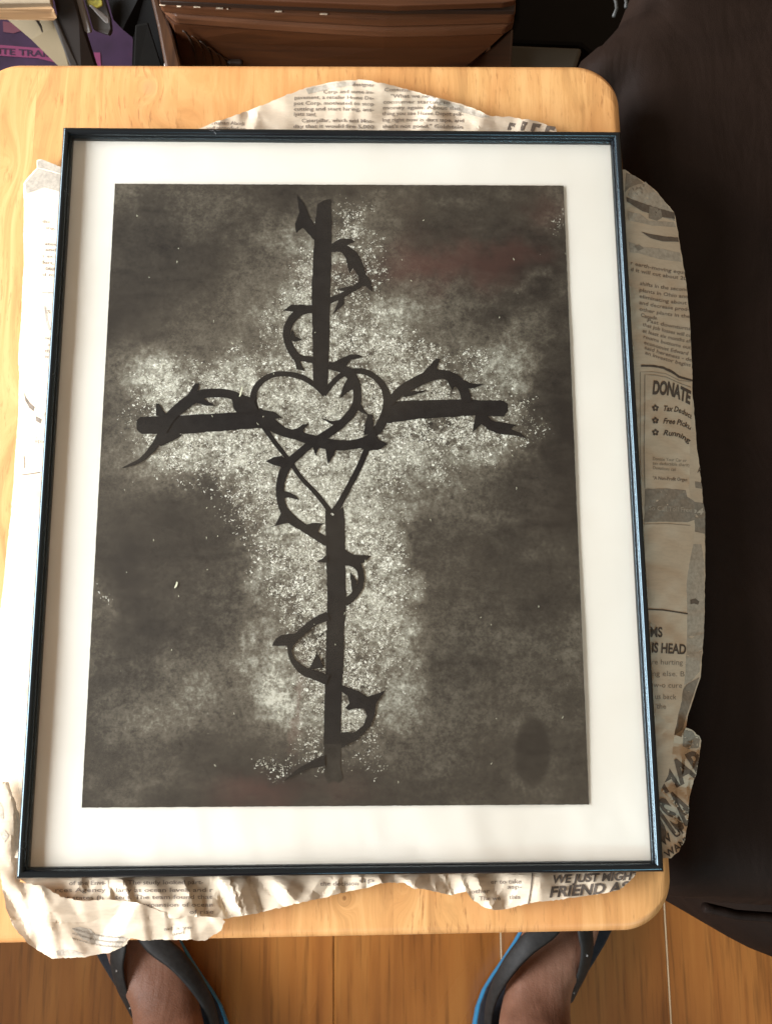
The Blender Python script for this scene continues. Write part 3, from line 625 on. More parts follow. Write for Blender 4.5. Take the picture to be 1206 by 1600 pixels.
s2.patch('grey', [(1060, 1085), (1072, 1070), (1092, 1058), (1083, 1085), (1074, 1112), (1066, 1140), (1052, 1150)], lift=.0002)
s2.patch('dk', [(1078, 937), (1086, 935), (1092, 940), (1090, 945), (1084, 943), (1078, 944)], lift=.00025)
s2.patch('grey', [(1071, 782), (1098, 786), (1101, 800), (1101, 834), (1072, 828)]); s2.patch('grey', [(1085, 752), (1095, 754), (1097, 764), (1086, 762)])
s2.line('A', 1089, 738, 1094, 739, 9, 0, .03); s2.line('24', 1078, 806, 1099, 803, 9, 0.2, .03, 'pale', lift=.0003)
s2.done(MATS)
def z_rt(px, py): return z_right0(px, py, 0.0045, 31, .0014)
s3 = Sheet('tan newspaper page with DONATE notice hanging over the right table edge',
    [(940, 262), (976, 265), (1005, 284), (1022, 296), (1035, 311), (1052, 331), (1055, 341), (1062, 384), (1072, 444), (1077, 500), (1079, 541), (1081, 594), (1080, 640), (1079, 657), (1077, 690), (1077, 720), (1076, 766), (1084, 800), (1085, 830), (1083, 848), (1076, 882),
     (1072, 912), (1073, 965), (1071, 1037), (1068, 1070), (1063, 1100), (1053, 1147), (1050, 1175), (1043, 1212), (1030, 1238), (1000, 1238)], z_rt, 5, .3, 4)
s3.patch('grey', [(978, 270), (992, 275), (1007, 288), (1005, 302), (996, 306), (984, 292), (976, 300)]); s3.patch('mid', [(985, 292), (1008, 284), (1030, 306), (1050, 331), (1054, 345), (1030, 338), (1000, 322), (980, 305)])
s3.patch('dk', [(978, 308), (1000, 316), (1030, 326), (1053, 332), (1054, 342), (1028, 338), (1003, 330), (979, 315)], lift=.00026); s3.patch('mid', [(980, 330), (1000, 334), (1014, 345), (1052, 347), (1055, 355), (1018, 352), (996, 347), (982, 344)])
s3.patch('dk', [(1001, 362), (1018, 366), (1036, 369), (1059, 371), (1060, 378), (1034, 377), (1016, 372)], lift=.00026); s3.patch('mid', [(982, 378), (1006, 386), (1030, 388), (1062, 395), (1064, 409), (1030, 405), (1000, 396), (984, 394)])
s3.patch('grey', [(1014, 322), (1032, 327), (1034, 340), (1026, 345), (1013, 341)], lift=.0003); s3.patch('grey', [(990, 384), (998, 382), (1006, 388), (996, 392)], lift=.0003)
for t_, x0, y0, x1, y1 in (('r earth-moving equip', 984, 413, 1074, 429), ('d it will cut about 20,000', 984, 423, 1090, 440), ('shifts in the second', 999, 445, 1074, 455), ('plants in Ohio and', 998, 455, 1074, 466), ('eliminating about', 998, 465, 1072, 476), ('and decrease prod-', 998, 475, 1076, 486),
    ('other plants in the', 998, 485, 1077, 497), ('Canada.', 1000, 494, 1027, 499), ('Past downturns', 1010, 503, 1078, 516), ('that job losses will co', 1003, 509, 1079, 527), ('at least six months aft', 1003, 519, 1080, 536), ('rooms bottoms out,', 1004, 528, 1080, 546), ('economist Edward', 1005, 537, 1074, 555), ('said hereness - de', 1006, 545, 1080, 565), ('an investor begins', 1007, 553, 1078, 573)):
    s3.line(t_, x0, y0, x1, y1, 5.6, 0, .012, 'small', ar(-1.5))
s3.patch('ink', [(1001, 570), (1020, 570), (1037, 573), (1050, 579), (1061, 587), (1081, 593), (1081, 596), (1060, 590.5), (1049, 583), (1036, 576.5), (1020, 573.5), (1001, 573)], 4, lift=.0003)
def rule(sh, pts, w_=1.0, key='grey', lift=.00024):
    p = np.array(pts, float); d = np.gradient(p, axis=0); d /= np.linalg.norm(d, axis=1)[:, None]; n_ = np.stack([-d[:, 1], d[:, 0]], -1) * w_ / 2
    q = []; 
    for k in range(len(p)): q += [p[k] - n_[k], p[k] + n_[k]]
    qq = []; ff = []
    for k in range(len(p) - 1):
        m_ = max(1, int(np.linalg.norm(p[k + 1] - p[k]) / 4))
        for j in range(m_ + (1 if k == len(p) - 2 else 0)):
            t_ = j / m_; qq += [q[2 * k] * (1 - t_) + q[2 * k + 2] * t_, q[2 * k + 1] * (1 - t_) + q[2 * k + 3] * t_]
    for k in range(len(qq) // 2 - 1): ff.append((2 * k, 2 * k + 1, 2 * k + 3, 2 * k + 2))
    sh.add(key, np.array(qq), ff, lift, 'printed_rule')
rule(s3, [(1079, 605), (1062, 599), (1040, 589), (1022, 586), (1007, 585.5), (1007, 640), (1006, 700), (1007, 763)], 1.2); rule(s3, [(1079, 596.5), (1060, 594), (1040, 584), (1020, 581), (1000, 581), (1000, 640), (1000, 700), (1002, 800)], .8)
s3.line('DONATE', 1018.5, 615, 1078, 619, 20, 0.06, .045, 'ink', lambda t_: 13 * np.clip(t_ - .42, 0, 1) ** 1.3 / .5, .0003, True)
for t_, x1, y in (('Tax Deduct', 1081, 642), ('Free Pickup', 1084, 661.5), ('Running', 1078, 680)):
    s3.line(t_, 1035, y, x1, y + 3, 8.5, 0.28, .02, 'ink', lambda t_: 13 * np.clip(t_ - .42, 0, 1) ** 1.6 / .5, .0003)
    cx, cy = 1023.5, y - 4.5
    for k in range(5):
        an = k * 2 * math.pi / 5 - math.pi / 2; bx, by = cx + 3.4 * math.cos(an), cy + 3.4 * math.sin(an)
        s3.patch('ink', [(bx + 2.1 * math.cos(t2), by + 2.1 * math.sin(t2)) for t2 in np.linspace(0, 2 * math.pi, 9)[:-1]], 4, lift=.0003)
for t_, x0, x1, y in (('Donate Your Car or', 1019, 1072, 719), ('tax deductible charity', 1019, 1078, 726), ('Donations call', 1019, 1055, 733)): s3.line(t_, x0, y, x1, y + 3, 5, 0, 0.0, 'grey')
s3.line('*A Non-Profit Organ', 1019, 749, 1073, 752, 5.2, 0, .02, 'small')
s3.patch('grey', [(1007, 764), (1040, 763), (1071, 766), (1073, 776), (1084, 783), (1085, 812), (1074, 816), (1040, 815), (1006, 816)]); s3.line('So Call Toll Free', 1013, 797, 1080, 800, 7, 0, .02, 'mid', None, .0004)
rule(s3, [(1006, 819), (1040, 818), (1078, 821)], .8)
rule(s3, [(1010, 952), (1035, 953), (1055, 956), (1074, 959)], 2.2, 'ink', .0003)
s3.line('MS', 1015, 995, 1034.5, 995, 15, 0, .03, 'ink', None, .0003, True); s3.line('IS HEAD', 1017, 1019, 1071, 1022, 15, 0, .03, 'ink', None, .0003, True)
for t_, x0, x1, y in (('re hurting s', 1017, 1074, 1038), ('ng else. B', 1018, 1069, 1056), ('w-o cure', 1020, 1065, 1074), ('us back', 1022, 1056, 1092), ('the', 1025, 1040, 1107)): s3.line(t_, x0, y, x1, y + 1, 8.2, 0, 0, 'grey')
s3.done(MATS)

# -- crumpled corner with big slanted type
def z_rl(px, py):
    fd = fdist(px, py); d = np.maximum(px - edge_x(py) - 2, 0) / 100.0
    return T + .0022 + rise(fd, .004) * (.004 + .0032 * crumple(px, py, (70, 28), (1, .45), 45)) - .017 * d ** 1.5
s4 = Sheet('crumpled newspaper corner with big slanted dark letters right of the lower right frame corner',
    [(1000, 1150), (1030, 1140), (1064, 1152), (1067, 1136), (1080, 1140), (1092, 1150), (1095, 1157), (1092, 1180), (1088, 1205), (1080, 1232), (1076, 1250), (1075, 1275), (1073, 1292), (1069, 1314), (1060, 1331), (1048, 1341), (1040, 1340), (1028, 1344), (1010, 1338)],
    lambda px, py: np.minimum(z_rl(px, py), z_rt(px, py) - .0012 + np.clip((py - 1215) / 30, 0, 1) * .02 + np.clip((px - 1066) / 20, 0, 1) * .02), 4, .4, 6)
s4.line('HAR', 1036, 1240, 1112, 1200, 38, -.1, .03, 'dk', None, .0003, True); s4.line('DISA', 1024, 1318, 1092, 1276, 54, -.12, .03, 'dk', None, .0003, True)
s4.line('W UP AT', 1035, 1322, 1094, 1284, 13, 0, .03, 'ink', None, .0003, True); s4.line('WANT', 1042, 1341, 1082, 1313, 11, 0, .03, 'ink', None, .0003, True)
s4.patch('grey', [(1068, 1140), (1080, 1142), (1093, 1154), (1091, 1168), (1076, 1170), (1066, 1166)])
s4.done(MATS)

# -- left strip, leaning up against the rail and catching the window
def z_l(px, py):
    fd = fdist(px, py)
    return T + .0022 + (1 - np.exp(-fd / .0012)) * (0.0085 * np.clip(1 - fd / .026, 0, 1) + .0005 * crumple(px, py, (80, 40), (1, .4), 51))
s5 = Sheet('bright white narrow newspaper strip running down along the left rail of the frame',
    [(110, 262), (98, 262), (66, 249), (58, 250), (58, 262), (40, 282), (37, 287), (38, 330), (37, 370), (38, 410), (35, 460), (34, 500), (30, 540), (29, 565), (31, 590), (30, 600), (29, 650), (25, 700), (22, 750), (18, 800), (11, 860), (6, 915), (0, 960), (-8, 1050), (-12, 1150), (-14, 1250), (-6, 1330),
     (40, 1345), (60, 1200), (75, 1000), (92, 700)], z_l, 4, .25, 7)
s5.patch('grey', [(59, 252), (66, 249), (98, 262), (99, 246), (97, 268), (70, 262), (60, 262)][:3] + [(98, 272), (70, 264), (60, 262)])  # this grey patch and the next put shade into the strip's top end
s5.patch('grey', [(60, 263), (96, 273), (95, 300), (70, 293), (42, 303), (40, 286)])
for t_, x0, x1, y, cp in (('the', 66, 79, 348, 5), ('ing,', 72, 87, 358, 5), ('ates', 70, 88, 383, 5), ('and', 70, 88, 392, 5), ('s ex-', 66, 86, 402, 5), ('fort,', 66, 84, 412, 5), ('000', 71, 85, 422, 5), ('d to', 66, 86, 431, 5), ('ls', 69, 79, 489, 9), ('no', 70, 80, 530, 5), ('a', 74, 80, 540, 5), ('th', 70, 78, 550, 5), ('in', 70, 79, 559, 5), ('stia', 54, 70, 691, 5)):
    s5.line(t_, x0, y, x1, y + 1, cp, 0, .01, 'small')
rule(s5, [(66, 457), (84, 457.5)], 2, 'grey'); rule(s5, [(35, 742), (50, 740), (63, 738)], 1.4, 'dk'); rule(s5, [(38, 712), (38.5, 732)], .9, 'dk')
s5.patch('dk', [(38, 612), (41, 620), (47, 629), (55, 636), (53, 643), (46, 637), (40, 626)]); s5.patch('dk', [(56, 650), (66, 655), (64, 662), (57, 658)]); s5.patch('mid', [(66, 640), (74, 612), (73, 640), (69, 652)])
s5.patch('grey', [(69, 478), (72, 478), (76, 500), (80, 515), (77, 517), (72, 503)]); s5.patch('mid', [(54, 672), (60, 690), (66, 715), (62, 718), (56, 695)])
s5.done(MATS)

# -- crumpled sheet below the frame
def z_b(px, py):
    fd = fdist(px, py)
    soft = np.clip((px - 780) / 60, 0, 1)
    c_ = crumple(px, py * .65, (90, 40), (1, .40), 62) * .75 * (1 - .8 * soft) + .35 * crumple(px, py, (120, 60), (1, .4), 65) * soft
    return T + .0022 + rise(fd, .003) * np.maximum(.0066 + .0042 * c_ - fd * .10, .0005)
s6 = Sheet('crumpled newspaper page with columns of print sticking out below the bottom rail of the frame',
    [(60, 1350), (30, 1372), (60, 1392), (95, 1420), (150, 1434), (220, 1440), (300, 1432), (350, 1436), (395, 1428), (440, 1418), (476, 1409), (500, 1404), (540, 1394), (575, 1387), (594, 1380), (629, 1379), (640, 1384), (648, 1389), (663, 1389), (690, 1396), (706, 1399), (728, 1393), (737, 1405), (755, 1417), (771, 1422), (793, 1420), (826, 1411), (860, 1407), (900, 1402), (940, 1396), (966, 1391), (980, 1380), (992, 1367), (996, 1350)],
    z_b, 4, .5, 8)
for t_, x0, x1, y in (('of the Envi-', 108, 166, 1383), ('rces Agency', 86, 166, 1394), ('est states (h', 92, 162, 1406), ('an', 148, 164, 1418), ('The study looked part-', 200, 318, 1382), ('larly at ocean levels and r', 181, 333, 1394), ('ters. The team found that', 180, 332, 1405), ('al expansion of ocean', 208, 333, 1417), ('of rise', 296, 334, 1428), ('the decision', 500, 560, 1384), ('er to take', 766, 814, 1381), ('other', 735, 765, 1396), ('asp-', 792, 815, 1389), ('The we', 748, 782, 1407), ('this', 795, 812, 1405), ('up', 560, 585, 1379)):
    s6.line(t_, x0, y, x1, y - .5, 6.6, 0, .012, 'small')
rule(s6, [(832, 1355), (831, 1372), (829, 1390), (825, 1413)], 2.0, 'dk', .0003)
s6.line('WE JUST MIGHT', 862, 1380, 1000, 1374, 12.5, .25, .035, 'ink', None, .0003, True); s6.line('FRIEND AS', 857, 1402, 984, 1393, 16, .25, .035, 'ink', None, .0003, True)
s6.done(MATS)

# -- bright heap overhanging the front left table corner
def z_h(px, py):
    fd = fdist(px, py)
    lipd = np.clip((py - 1470) / 60, 0, 1)
    return T + .0026 + rise(fd, .004) * np.maximum(.0082 + .0019 * crumple(px, py, (120, 60), (1, .35), 73) + .05 * np.clip(fd, 0, .02) * .4, .001) - .006 * lipd
s7 = Sheet('white sunlit heap of crumpled newspaper overhanging the front left corner of the table',
    [(-20, 1215), (14, 1222), (40, 1300), (32, 1378), (70, 1384), (95, 1402), (130, 1408), (170, 1405), (215, 1410), (250, 1424), (300, 1430), (345, 1434), (352, 1440), (346, 1454), (320, 1470), (280, 1468), (250, 1468), (226, 1470), (205, 1466), (195, 1478), (172, 1489), (150, 1492), (124, 1496), (82, 1498), (58, 1484), (44, 1474), (22, 1448), (10, 1420), (4, 1385), (-6, 1330)],
    z_h, 4, .5, 9)
rt = np.random.default_rng(3)
for k in range(16):
    x = 113 + k * 5.0; y = 1452 + 6 * math.sin((x - 113) / 32) + k * .6
    for j in range(3): s7.line(rt.choice(['ve', 'an', 'so', 'the', 're', 'in']), x, y + j * 7.5, x + 4.5, y + j * 7.5 + 1, 3.6, 0, .02, 'grey')
s7.patch('mid', [(88, 1486), (100, 1483), (118, 1486), (130, 1490), (108, 1494), (90, 1493)]); s7.patch('mid', [(113, 1451), (125, 1448), (142, 1452), (150, 1460), (175, 1462), (200, 1466), (190, 1478), (165, 1480), (130, 1468)], lift=.0001)
for t_, x0, x1, y in (('ad a yo', 256, 300, 1454), ('and', 270, 288, 1462)): s7.line(t_, x0, y, x1, y - 3, 5, 0, .01, 'grey')
s7.patch('mid', [(0, 1253), (5, 1262), (6, 1280), (2, 1280), (-2, 1262)]); s7.patch('mid', [(0, 1300), (8, 1296), (14, 1306), (8, 1318)])
s7.done(MATS)

# ------------------------------------------------------------------ sofa
g = N('dark_brown_upholstery'); v = g.coord(); a = g.noise(v, 9, 4, .6, 1.0); wv1 = g.noise(v, 1400, 2, .5); fo = g.noise(g.coord((1.6, .5, 1)), 16, 3, .55, 1.2)
g.bump(g.math('ADD', g.math('MULTIPLY', fo, 6.0), g.math('MULTIPLY', wv1, .5)), .22, .0022)
M_sofa = g.out(g.ramp(a, [(.3, (.009, .0046, .003)), (.7, (.017, .009, .0058))]), .7, .12)
def cushion(name, poly, zt, zb, rr, parent, seed, step=22, lump=0.006):
    pts, fs = mesh_region(poly, step, 0, seed)
    W3 = rays(pts[:, 0], pts[:, 1], np.full(len(pts), zt)); PW = np.array([P(x, y, zt)[:2] for x, y in poly])
    def dist(p):
        d = 9
        for i in range(len(PW)):
            a_, b_ = PW[i], PW[(i + 1) % len(PW)]; t_ = np.clip(np.dot(p - a_, b_ - a_) / np.dot(b_ - a_, b_ - a_), 0, 1); d = min(d, np.linalg.norm(p - a_ - t_ * (b_ - a_)))
        return d
    vs_ = []
    for q in W3:
        d = min(dist(q[:2]), rr); z = zt - (rr - math.sqrt(max(0, rr * rr - (rr - d) ** 2))) + lump * (float(fbm(np.array(q[0] * 9), np.array(q[1] * 7), seed)) - .5)
        vs_.append((q[0], q[1], z))
    b = bmesh.new(); bv = [b.verts.new(v_) for v_ in vs_]
    for f in fs: b.faces.new([bv[i] for i in f])
    bmesh.ops.recalc_face_normals(b, faces=b.faces)
    ed = [e for e in b.edges if e.is_boundary]; ex = bmesh.ops.extrude_edge_only(b, edges=ed)
    for v_ in [v_ for v_ in ex['geom'] if isinstance(v_, bmesh.types.BMVert)]: v_.co.z = zb
    bmesh.ops.recalc_face_normals(b, faces=b.faces)
    return bm_obj(name, b, M_sofa, parent, True)
sofa = empty('sofa', 'dark brown upholstered sofa with padded edge standing right of the tray table', 'sofa')
cushion('seat_cushion', [(1030, -120), (985, -10), (950, 25), (922, 48), (905, 72), (894, 100), (890, 122), (962, 128), (974, 300), (1010, 900), (1036, 1399), (1052, 1411), (1080, 1417), (1120, 1421), (1150, 1427), (1206, 1430), (1300, 1436), (1800, 1450), (1900, -120)], 0.500, 0.30, 0.035, sofa, 4)
cushion('base', [(1000, 300), (1040, 1300), (1085, 1412), (1104, 1425), (1122, 1443), (1150, 1468), (1180, 1489), (1215, 1507), (1300, 1540), (1800, 1600), (1900, 300)], 0.33, 0.02, 0.05, sofa, 6)
V1 = []
b = bmesh.new()
def tube(bm_, pts, r, seg=8):
    pts = [Vector(p) for p in pts]; rings = []
    for i, p in enumerate(pts):
        d = (pts[min(i + 1, len(pts) - 1)] - pts[max(i - 1, 0)]).normalized(); u = d.cross(Vector((0, 0, 1)));
        if u.length < .1: u = d.cross(Vector((0, 1, 0)))
        u.normalize(); w_ = d.cross(u); rr = r[i] if isinstance(r, (list, tuple)) else r
        rings.append([bm_.verts.new(p + (u * math.cos(2 * math.pi * k / seg) + w_ * math.sin(2 * math.pi * k / seg)) * rr) for k in range(seg)])
    for a_, c_ in zip(rings[:-1], rings[1:]):
        for k in range(seg): bm_.faces.new((a_[k], a_[(k + 1) % seg], c_[(k + 1) % seg], c_[k]))
    bm_.faces.new(rings[0][::-1]); bm_.faces.new(rings[-1])
    bmesh.ops.recalc_face_normals(bm_, faces=bm_.faces)
tube(b, [P(x, y, z) for x, y, z in ((1100, 1418, .455), (1112, 1421, .452), (1125, 1424, .455), (1150, 1430, .45), (1206, 1434, .45), (1300, 1440, .45))], .003)
bm_obj('piping', b, M_sofa, sofa, True)

# ------------------------------------------------------------------ wooden chest behind the table
chest = empty('wooden_chest', 'dark brown moulded wooden cabinet with a stepped ledge behind the table', 'cabinet')
M_groove_shade = simple('carved_groove_and_shade', (0.025, 0.012, 0.006), 0.6)
prism('upper_drawer', [(236, -200), (812, -200), (806, 0), (786, 4), (620, 9), (444, 2), (246, -8)], 0.424, 0.43, M_chest, chest, .001)
prism('painted_gap_shade', [(238, -200), (812, -200), (804, 17), (620, 16), (444, 10), (250, 2)], 0.410, 0.414, M_groove_shade, chest, .0005)  # dark strip standing in for the shade between drawer and ledge
prism('ledge_moulding', [(240, -200), (814, -200), (805, 20), (800, 23), (603, 28), (444, 20), (290, 9), (249, 5)], 0.388, 0.399, M_chestl, chest, .0022)
prism('ledge', [(246, -200), (812, -200), (803, 34), (790, 42), (700, 46), (603, 47), (520, 43), (400, 35), (273, 25), (252, 8)], 0.378, 0.3875, M_chestl, chest, .0022)
_r = lambda pts, z: [Vector(P(x, y, z)) for x, y in pts]
def solid(name, rings, mat, parent):
    b = bmesh.new(); R_ = [[b.verts.new(p) for p in r] for r in rings]; n = len(R_[0])
    for a_, c_ in zip(R_[:-1], R_[1:]):
        for k in range(n): b.faces.new((a_[k], a_[(k + 1) % n], c_[(k + 1) % n], c_[k]))
    b.faces.new(R_[0][::-1]); b.faces.new(R_[-1]); bmesh.ops.recalc_face_normals(b, faces=b.faces); return bm_obj(name, b, mat, parent)
_f = _r([(700, 112), (283, 108)], .335)
solid('body', [_r([(250, -200), (806, -200), (800, 40), (786, 54), (600, 57), (400, 47), (272, 38), (258, 20)], .3775),
               _r([(252, -200), (800, -200), (790, 46), (764, 74), (600, 76), (400, 70), (277, 66), (262, 40)], .3600),
               _r([(252, -190), (780, -190), (770, 60), (722, 108), (600, 112), (400, 110), (284, 108), (268, 70)], .3300),
               _r([(300, 0), (760, 0), (740, 100), (700, 190), (600, 200), (400, 200), (300, 200), (290, 150)], .0200)], M_chest, chest)
prism('side_panel', [(228, -200), (246, -200), (250, 0), (264, 34), (273, 60), (284, 104), (288, 190), (262, 190), (258, 104), (246, 40), (232, -20)], 0.02, 0.372, M_chestv, chest, .002)
prism('lower_panel', [(770, 72), (802, 42), (799, 100), (790, 190), (700, 190), (722, 106)], 0.02, 0.30, M_chest, chest, .002)
for k, (a_, e_, w_) in enumerate((((286, 48), (308, 106), 3.0), ((300, 56), (322, 106), 2.2), ((312, 64), (334, 106), 2.6), ((322, 72), (346, 106), 1.8), ((336, 82), (356, 106), 1.8), ((348, 90), (366, 106), 1.4))):
    b = bmesh.new(); pts = []
    for t_ in np.linspace(0, 1, 8):
        x = a_[0] + (e_[0] - a_[0]) * math.sin(t_ * math.pi / 2); y = a_[1] + (e_[1] - a_[1]) * (1 - math.cos(t_ * math.pi / 2)) ** .8; pts.append(P(x, y, .3775 - (y - 46) / 62 * .047 + .0012))
    tube(b, pts, [w_ * .00022 * (.4 + .6 * math.sin(math.pi * min(1, t2 + .1))) + .0003 for t2 in np.linspace(0, 1, 8)], 6)
    bm_obj('carved_flute', b, M_chestv if k % 2 else M_groove_shade, chest, True)
b = bmesh.new(); bevel_box(b, *P(368, 98, .340), .012, .006, .006, .002); bm_obj('knob', b, M_groove_shade, chest)
# chipped pale spots on the ledge edge
V1 = bmesh.new(); M_chip = simple('bare_wood_chip', (0.62, 0.5, 0.36), .6)
for x0, x1, y in ((250, 259, 7), (277, 283, 9), (303, 314, 10), (338, 349, 12), (355, 357, 13), (430, 441, 17), (500, 512, 21)):
    p0 = P(x0, y, .3992); p1 = P(x1, y + 1, .3992); bevel_box(V1, (p0[0] + p1[0]) / 2, (p0[1] + p1[1]) / 2, .3990, abs(p1[0] - p0[0]), .0012, .0008, .0002, 1)
bm_obj('chipped_edge', V1, M_chip, chest)

# ------------------------------------------------------------------ clutter behind, left
def purple():
    g = N('purple_print'); v = g.coord(); a_ = g.noise(v, 35, 4, .6)
    return g.out(g.ramp(a_, [(.3, (.026, .013, .032)), (.6, (.042, .020, .052)), (.75, (.06, .02, .045))]), .45, .4)
M_pur = purple(); M_mag = simple('magenta_print', (.19, .035, .095), .5); M_cream = simple('cream_cardboard', (.20, .155, .09), .7, .3, .08, 12)
M_pine = wood('light_box_wood', (.62, .42, .24), (.5, .32, .17), (.38, .22, .1), 1, 'x', .4, .05, False, .2)
M_dark = simple('black_plastic', (.005, .0045, .004), .7, .15); M_dbr = simple('dark_brown_board', (.018, .011, .007), .6, .4, .3, 30); M_white = simple('white_paper_edges', (.26, .25, .24), .7); M_greyb = simple('grey_card', (.06, .053, .047), .6)
bx = empty('toy_box', 'purple cardboard box with a magenta lettered stripe lying behind the back left table corner', 'box')
zb = .25
prism('carton', [(-120, -60), (216, -60), (212, 60), (206, 180), (-120, 180)], .02, zb, M_pur, bx, .002)
def flatsheet(name, poly, z, mat, parent):
    q = [P(x, y, z) for x, y in poly]; return pyd(name, q, [tuple(range(len(q)))], mat, parent)
flatsheet('magenta_stripe', [(-40, 69), (0, 70), (60, 75), (110, 82), (140, 100), (120, 106), (60, 91), (0, 87), (-40, 86)], zb + .0006, M_mag, bx)
flatsheet('magenta_square', [(147, 82), (157, 82), (159, 112), (150, 112)], zb + .0006, M_mag, bx)
flatsheet('red_figure', [(5, 33), (22, 36), (34, 48), (22, 52), (6, 50)], zb + .0006, simple('dull_red_print', (.13, .04, .06), .5), bx)
cu = bpy.data.curves.new('t', 'FONT'); cu.body = 'LITE TRAIN'; cu.size = 1; cu.offset = .02; cu.resolution_u = 3; o_ = bpy.data.objects.new('t', cu); me = o_.to_mesh()
vt = [(q.co.x, q.co.y) for q in me.vertices]; ft = [tuple(p.vertices) for p in me.polygons]; o_.to_mesh_clear(); bpy.data.objects.remove(o_); bpy.data.curves.remove(cu)
wt = max(a_[0] for a_ in vt)
pyd('box_lettering', [P(-12 + a_[0] / wt * 98, 83.5 + a_[0] / wt * 6 - a_[1] / .7 * 9.5, zb + .001) for a_ in vt], ft, simple('dark_purple_lettering', (.03, .012, .035), .5), bx)
fl_ = empty('magazine_file', 'cream cardboard file with a curved finger slot leaning over the purple box', 'file holder')
def slab(name, pz, th, mat, parent):
    """tilted board: top face given by photo points with their own heights"""
    top_ = [Vector(P(x, y, z)) for x, y, z in pz]; n_ = (top_[1] - top_[0]).cross(top_[2] - top_[0]).normalized()
    if n_.z < 0: n_ = -n_
    b = bmesh.new(); a_ = [b.verts.new(v_) for v_ in top_]; c_ = [b.verts.new(v_ - n_ * th) for v_ in top_]; n = len(a_)
    b.faces.new(a_); b.faces.new(c_[::-1])
    for i in range(n): b.faces.new((a_[i], c_[i], c_[(i + 1) % n], a_[(i + 1) % n]))
    bmesh.ops.recalc_face_normals(b, faces=b.faces); bmesh.ops.bevel(b, geom=b.edges[:], offset=min(.0008, th * .3), segments=1, affect='EDGES')
    return bm_obj(name, b, mat, parent)
slab('side', [(2, 22, .31), (82, 20, .33), (90, 40, .33), (107, 99, .31), (112, 125, .30), (100, 102, .30), (50, 62, .31)], .002, M_cream, fl_)
b = bmesh.new(); tube(b, [P(x, y, .3335) for x, y in ((44, 22), (52, 25), (59, 32), (64, 41), (67, 50))], [.0006, .001, .0012, .001, .0006], 6); bm_obj('finger_slot', b, M_dbr, fl_)
slab('lid_edge', [(-40, 18, .335), (84, 18, .34), (91, 24, .34), (78, 25, .338), (-40, 25, .333)], .003, simple('grey_card_edge', (.36, .33, .27), .5), fl_)
tr_ = empty('wooden_tray', 'light wooden box edge lying on the cream file at the top left', 'wooden box')
slab('rim', [(-60, 6, .36), (78, 4, .36), (85, 15, .36), (80, 19, .355), (-60, 17, .355)], .01, M_pine, tr_); slab('lid', [(-60, -60, .37), (74, -60, .37), (80, 4, .365), (-60, 5, .365)], .008, simple('worn_pale_wood', (.33, .26, .17), .5), tr_)
bd = empty('dark_board', 'dark brown board leaning diagonally over the purple box', 'board')
slab('board', [(78, -30, .36), (108, -30, .36), (125, 30, .34), (150, 110, .31), (162, 150, .30), (128, 150, .30), (112, 100, .31), (92, 30, .34)], .01, M_dbr, bd)
slab('trim', [(79, 24, .345), (86, 24, .345), (120, 98, .318), (124, 120, .312), (116, 120, .312)], .006, M_greyb, bd)
bk = empty('white_edged_book', 'thin book with whitish page edges between the dark board and the dark bag', 'book')
slab('pages', [(112, -20, .35), (123, -20, .35), (143, 50, .33), (138, 53, .33), (129, 47, .33)], .006, M_white, bk); slab('cover', [(106, -20, .348), (112, -20, .348), (129, 48, .328), (126, 52, .328)], .005, M_dark, bk)
bg_ = empty('small_packet', 'small grey packet with yellow and white print beside the white edged book', 'packet')
slab('pouch', [(126, -20, .34), (158, -20, .34), (172, 28, .33), (174, 46, .325), (170, 54, .325), (146, 46, .325)], .008, M_greyb, bg_)
slab('white_label', [(139, 8, .345), (143, 8, .345), (170, 28, .338), (171, 36, .338), (166, 37, .338)], .002, M_white, bg_)
slab('yellow_label', [(134, -10, .345), (158, -10, .345), (161, 8, .342), (150, 14, .342), (138, 8, .342)], .002, simple('yellow_green_print', (.30, .27, .04), .5, .5, .8, 300), bg_)
ba = empty('black_bag', 'black soft bag standing left of the brown wooden cabinet', 'bag')
slab('front', [(158, -40, .32), (236, -40, .34), (244, 20, .33), (262, 100, .30), (266, 150, .29), (204, 150, .29), (207, 60, .31), (192, 46, .32), (176, 30, .32)], .02, M_dark, ba)
slab('flap', [(212, 40, .335), (232, 36, .335), (252, 100, .312), (256, 140, .30), (208, 140, .30)], .004, simple('charcoal_cloth', (.010, .0095, .0085), .95, .1), ba)
b = bmesh.new(); tube(b, [P(x, y, .345) for x, y in ((267, 68), (265, 76), (265, 84), (261, 92), (259, 104))], [.0005, .0011, .0008, .0015, .0012], 7)
tag(bm_obj('phone_charger_cord', b, simple('white_cord_plastic', (.5, .47, .42), .4), None, True), 'short white cord end hanging at the left side of the wooden cabinet', 'cord')
# right gap
gp = empty('black_case', 'black case in the dark gap between the wooden cabinet and the sofa', 'case')
prism('shell', [(812, -200), (1100, -200), (1060, 0), (950, 110), (906, 72), (790, 67), (804, 30)], .02, .24, M_dark, gp, .004)
gb = empty('grey_crate', 'flat grey green storage box below the black case near the sofa', 'storage box')
prism('lid', [(790, 69), (910, 74), (900, 105), (892, 190), (770, 190), (784, 104)], .20, .29, simple('grey_green_plastic', (.065, .060, .045), .7), gb, .003)
b = bmesh.new(); tube(b, [P(x, y, .50) for x, y in ((958, -10), (962, 4), (963, 14), (958, 26))], .0011, 7)
tube(b, [P(x, y, .50) for x, y in ((974, -10), (978, 4), (977, 12))], .0011, 7)
tag(bm_obj('grey_cable', b, simple('grey_cable_plastic', (.03, .03, .028), .6), None, True), 'thin grey cable loop at the top beside the sofa corner', 'cable')

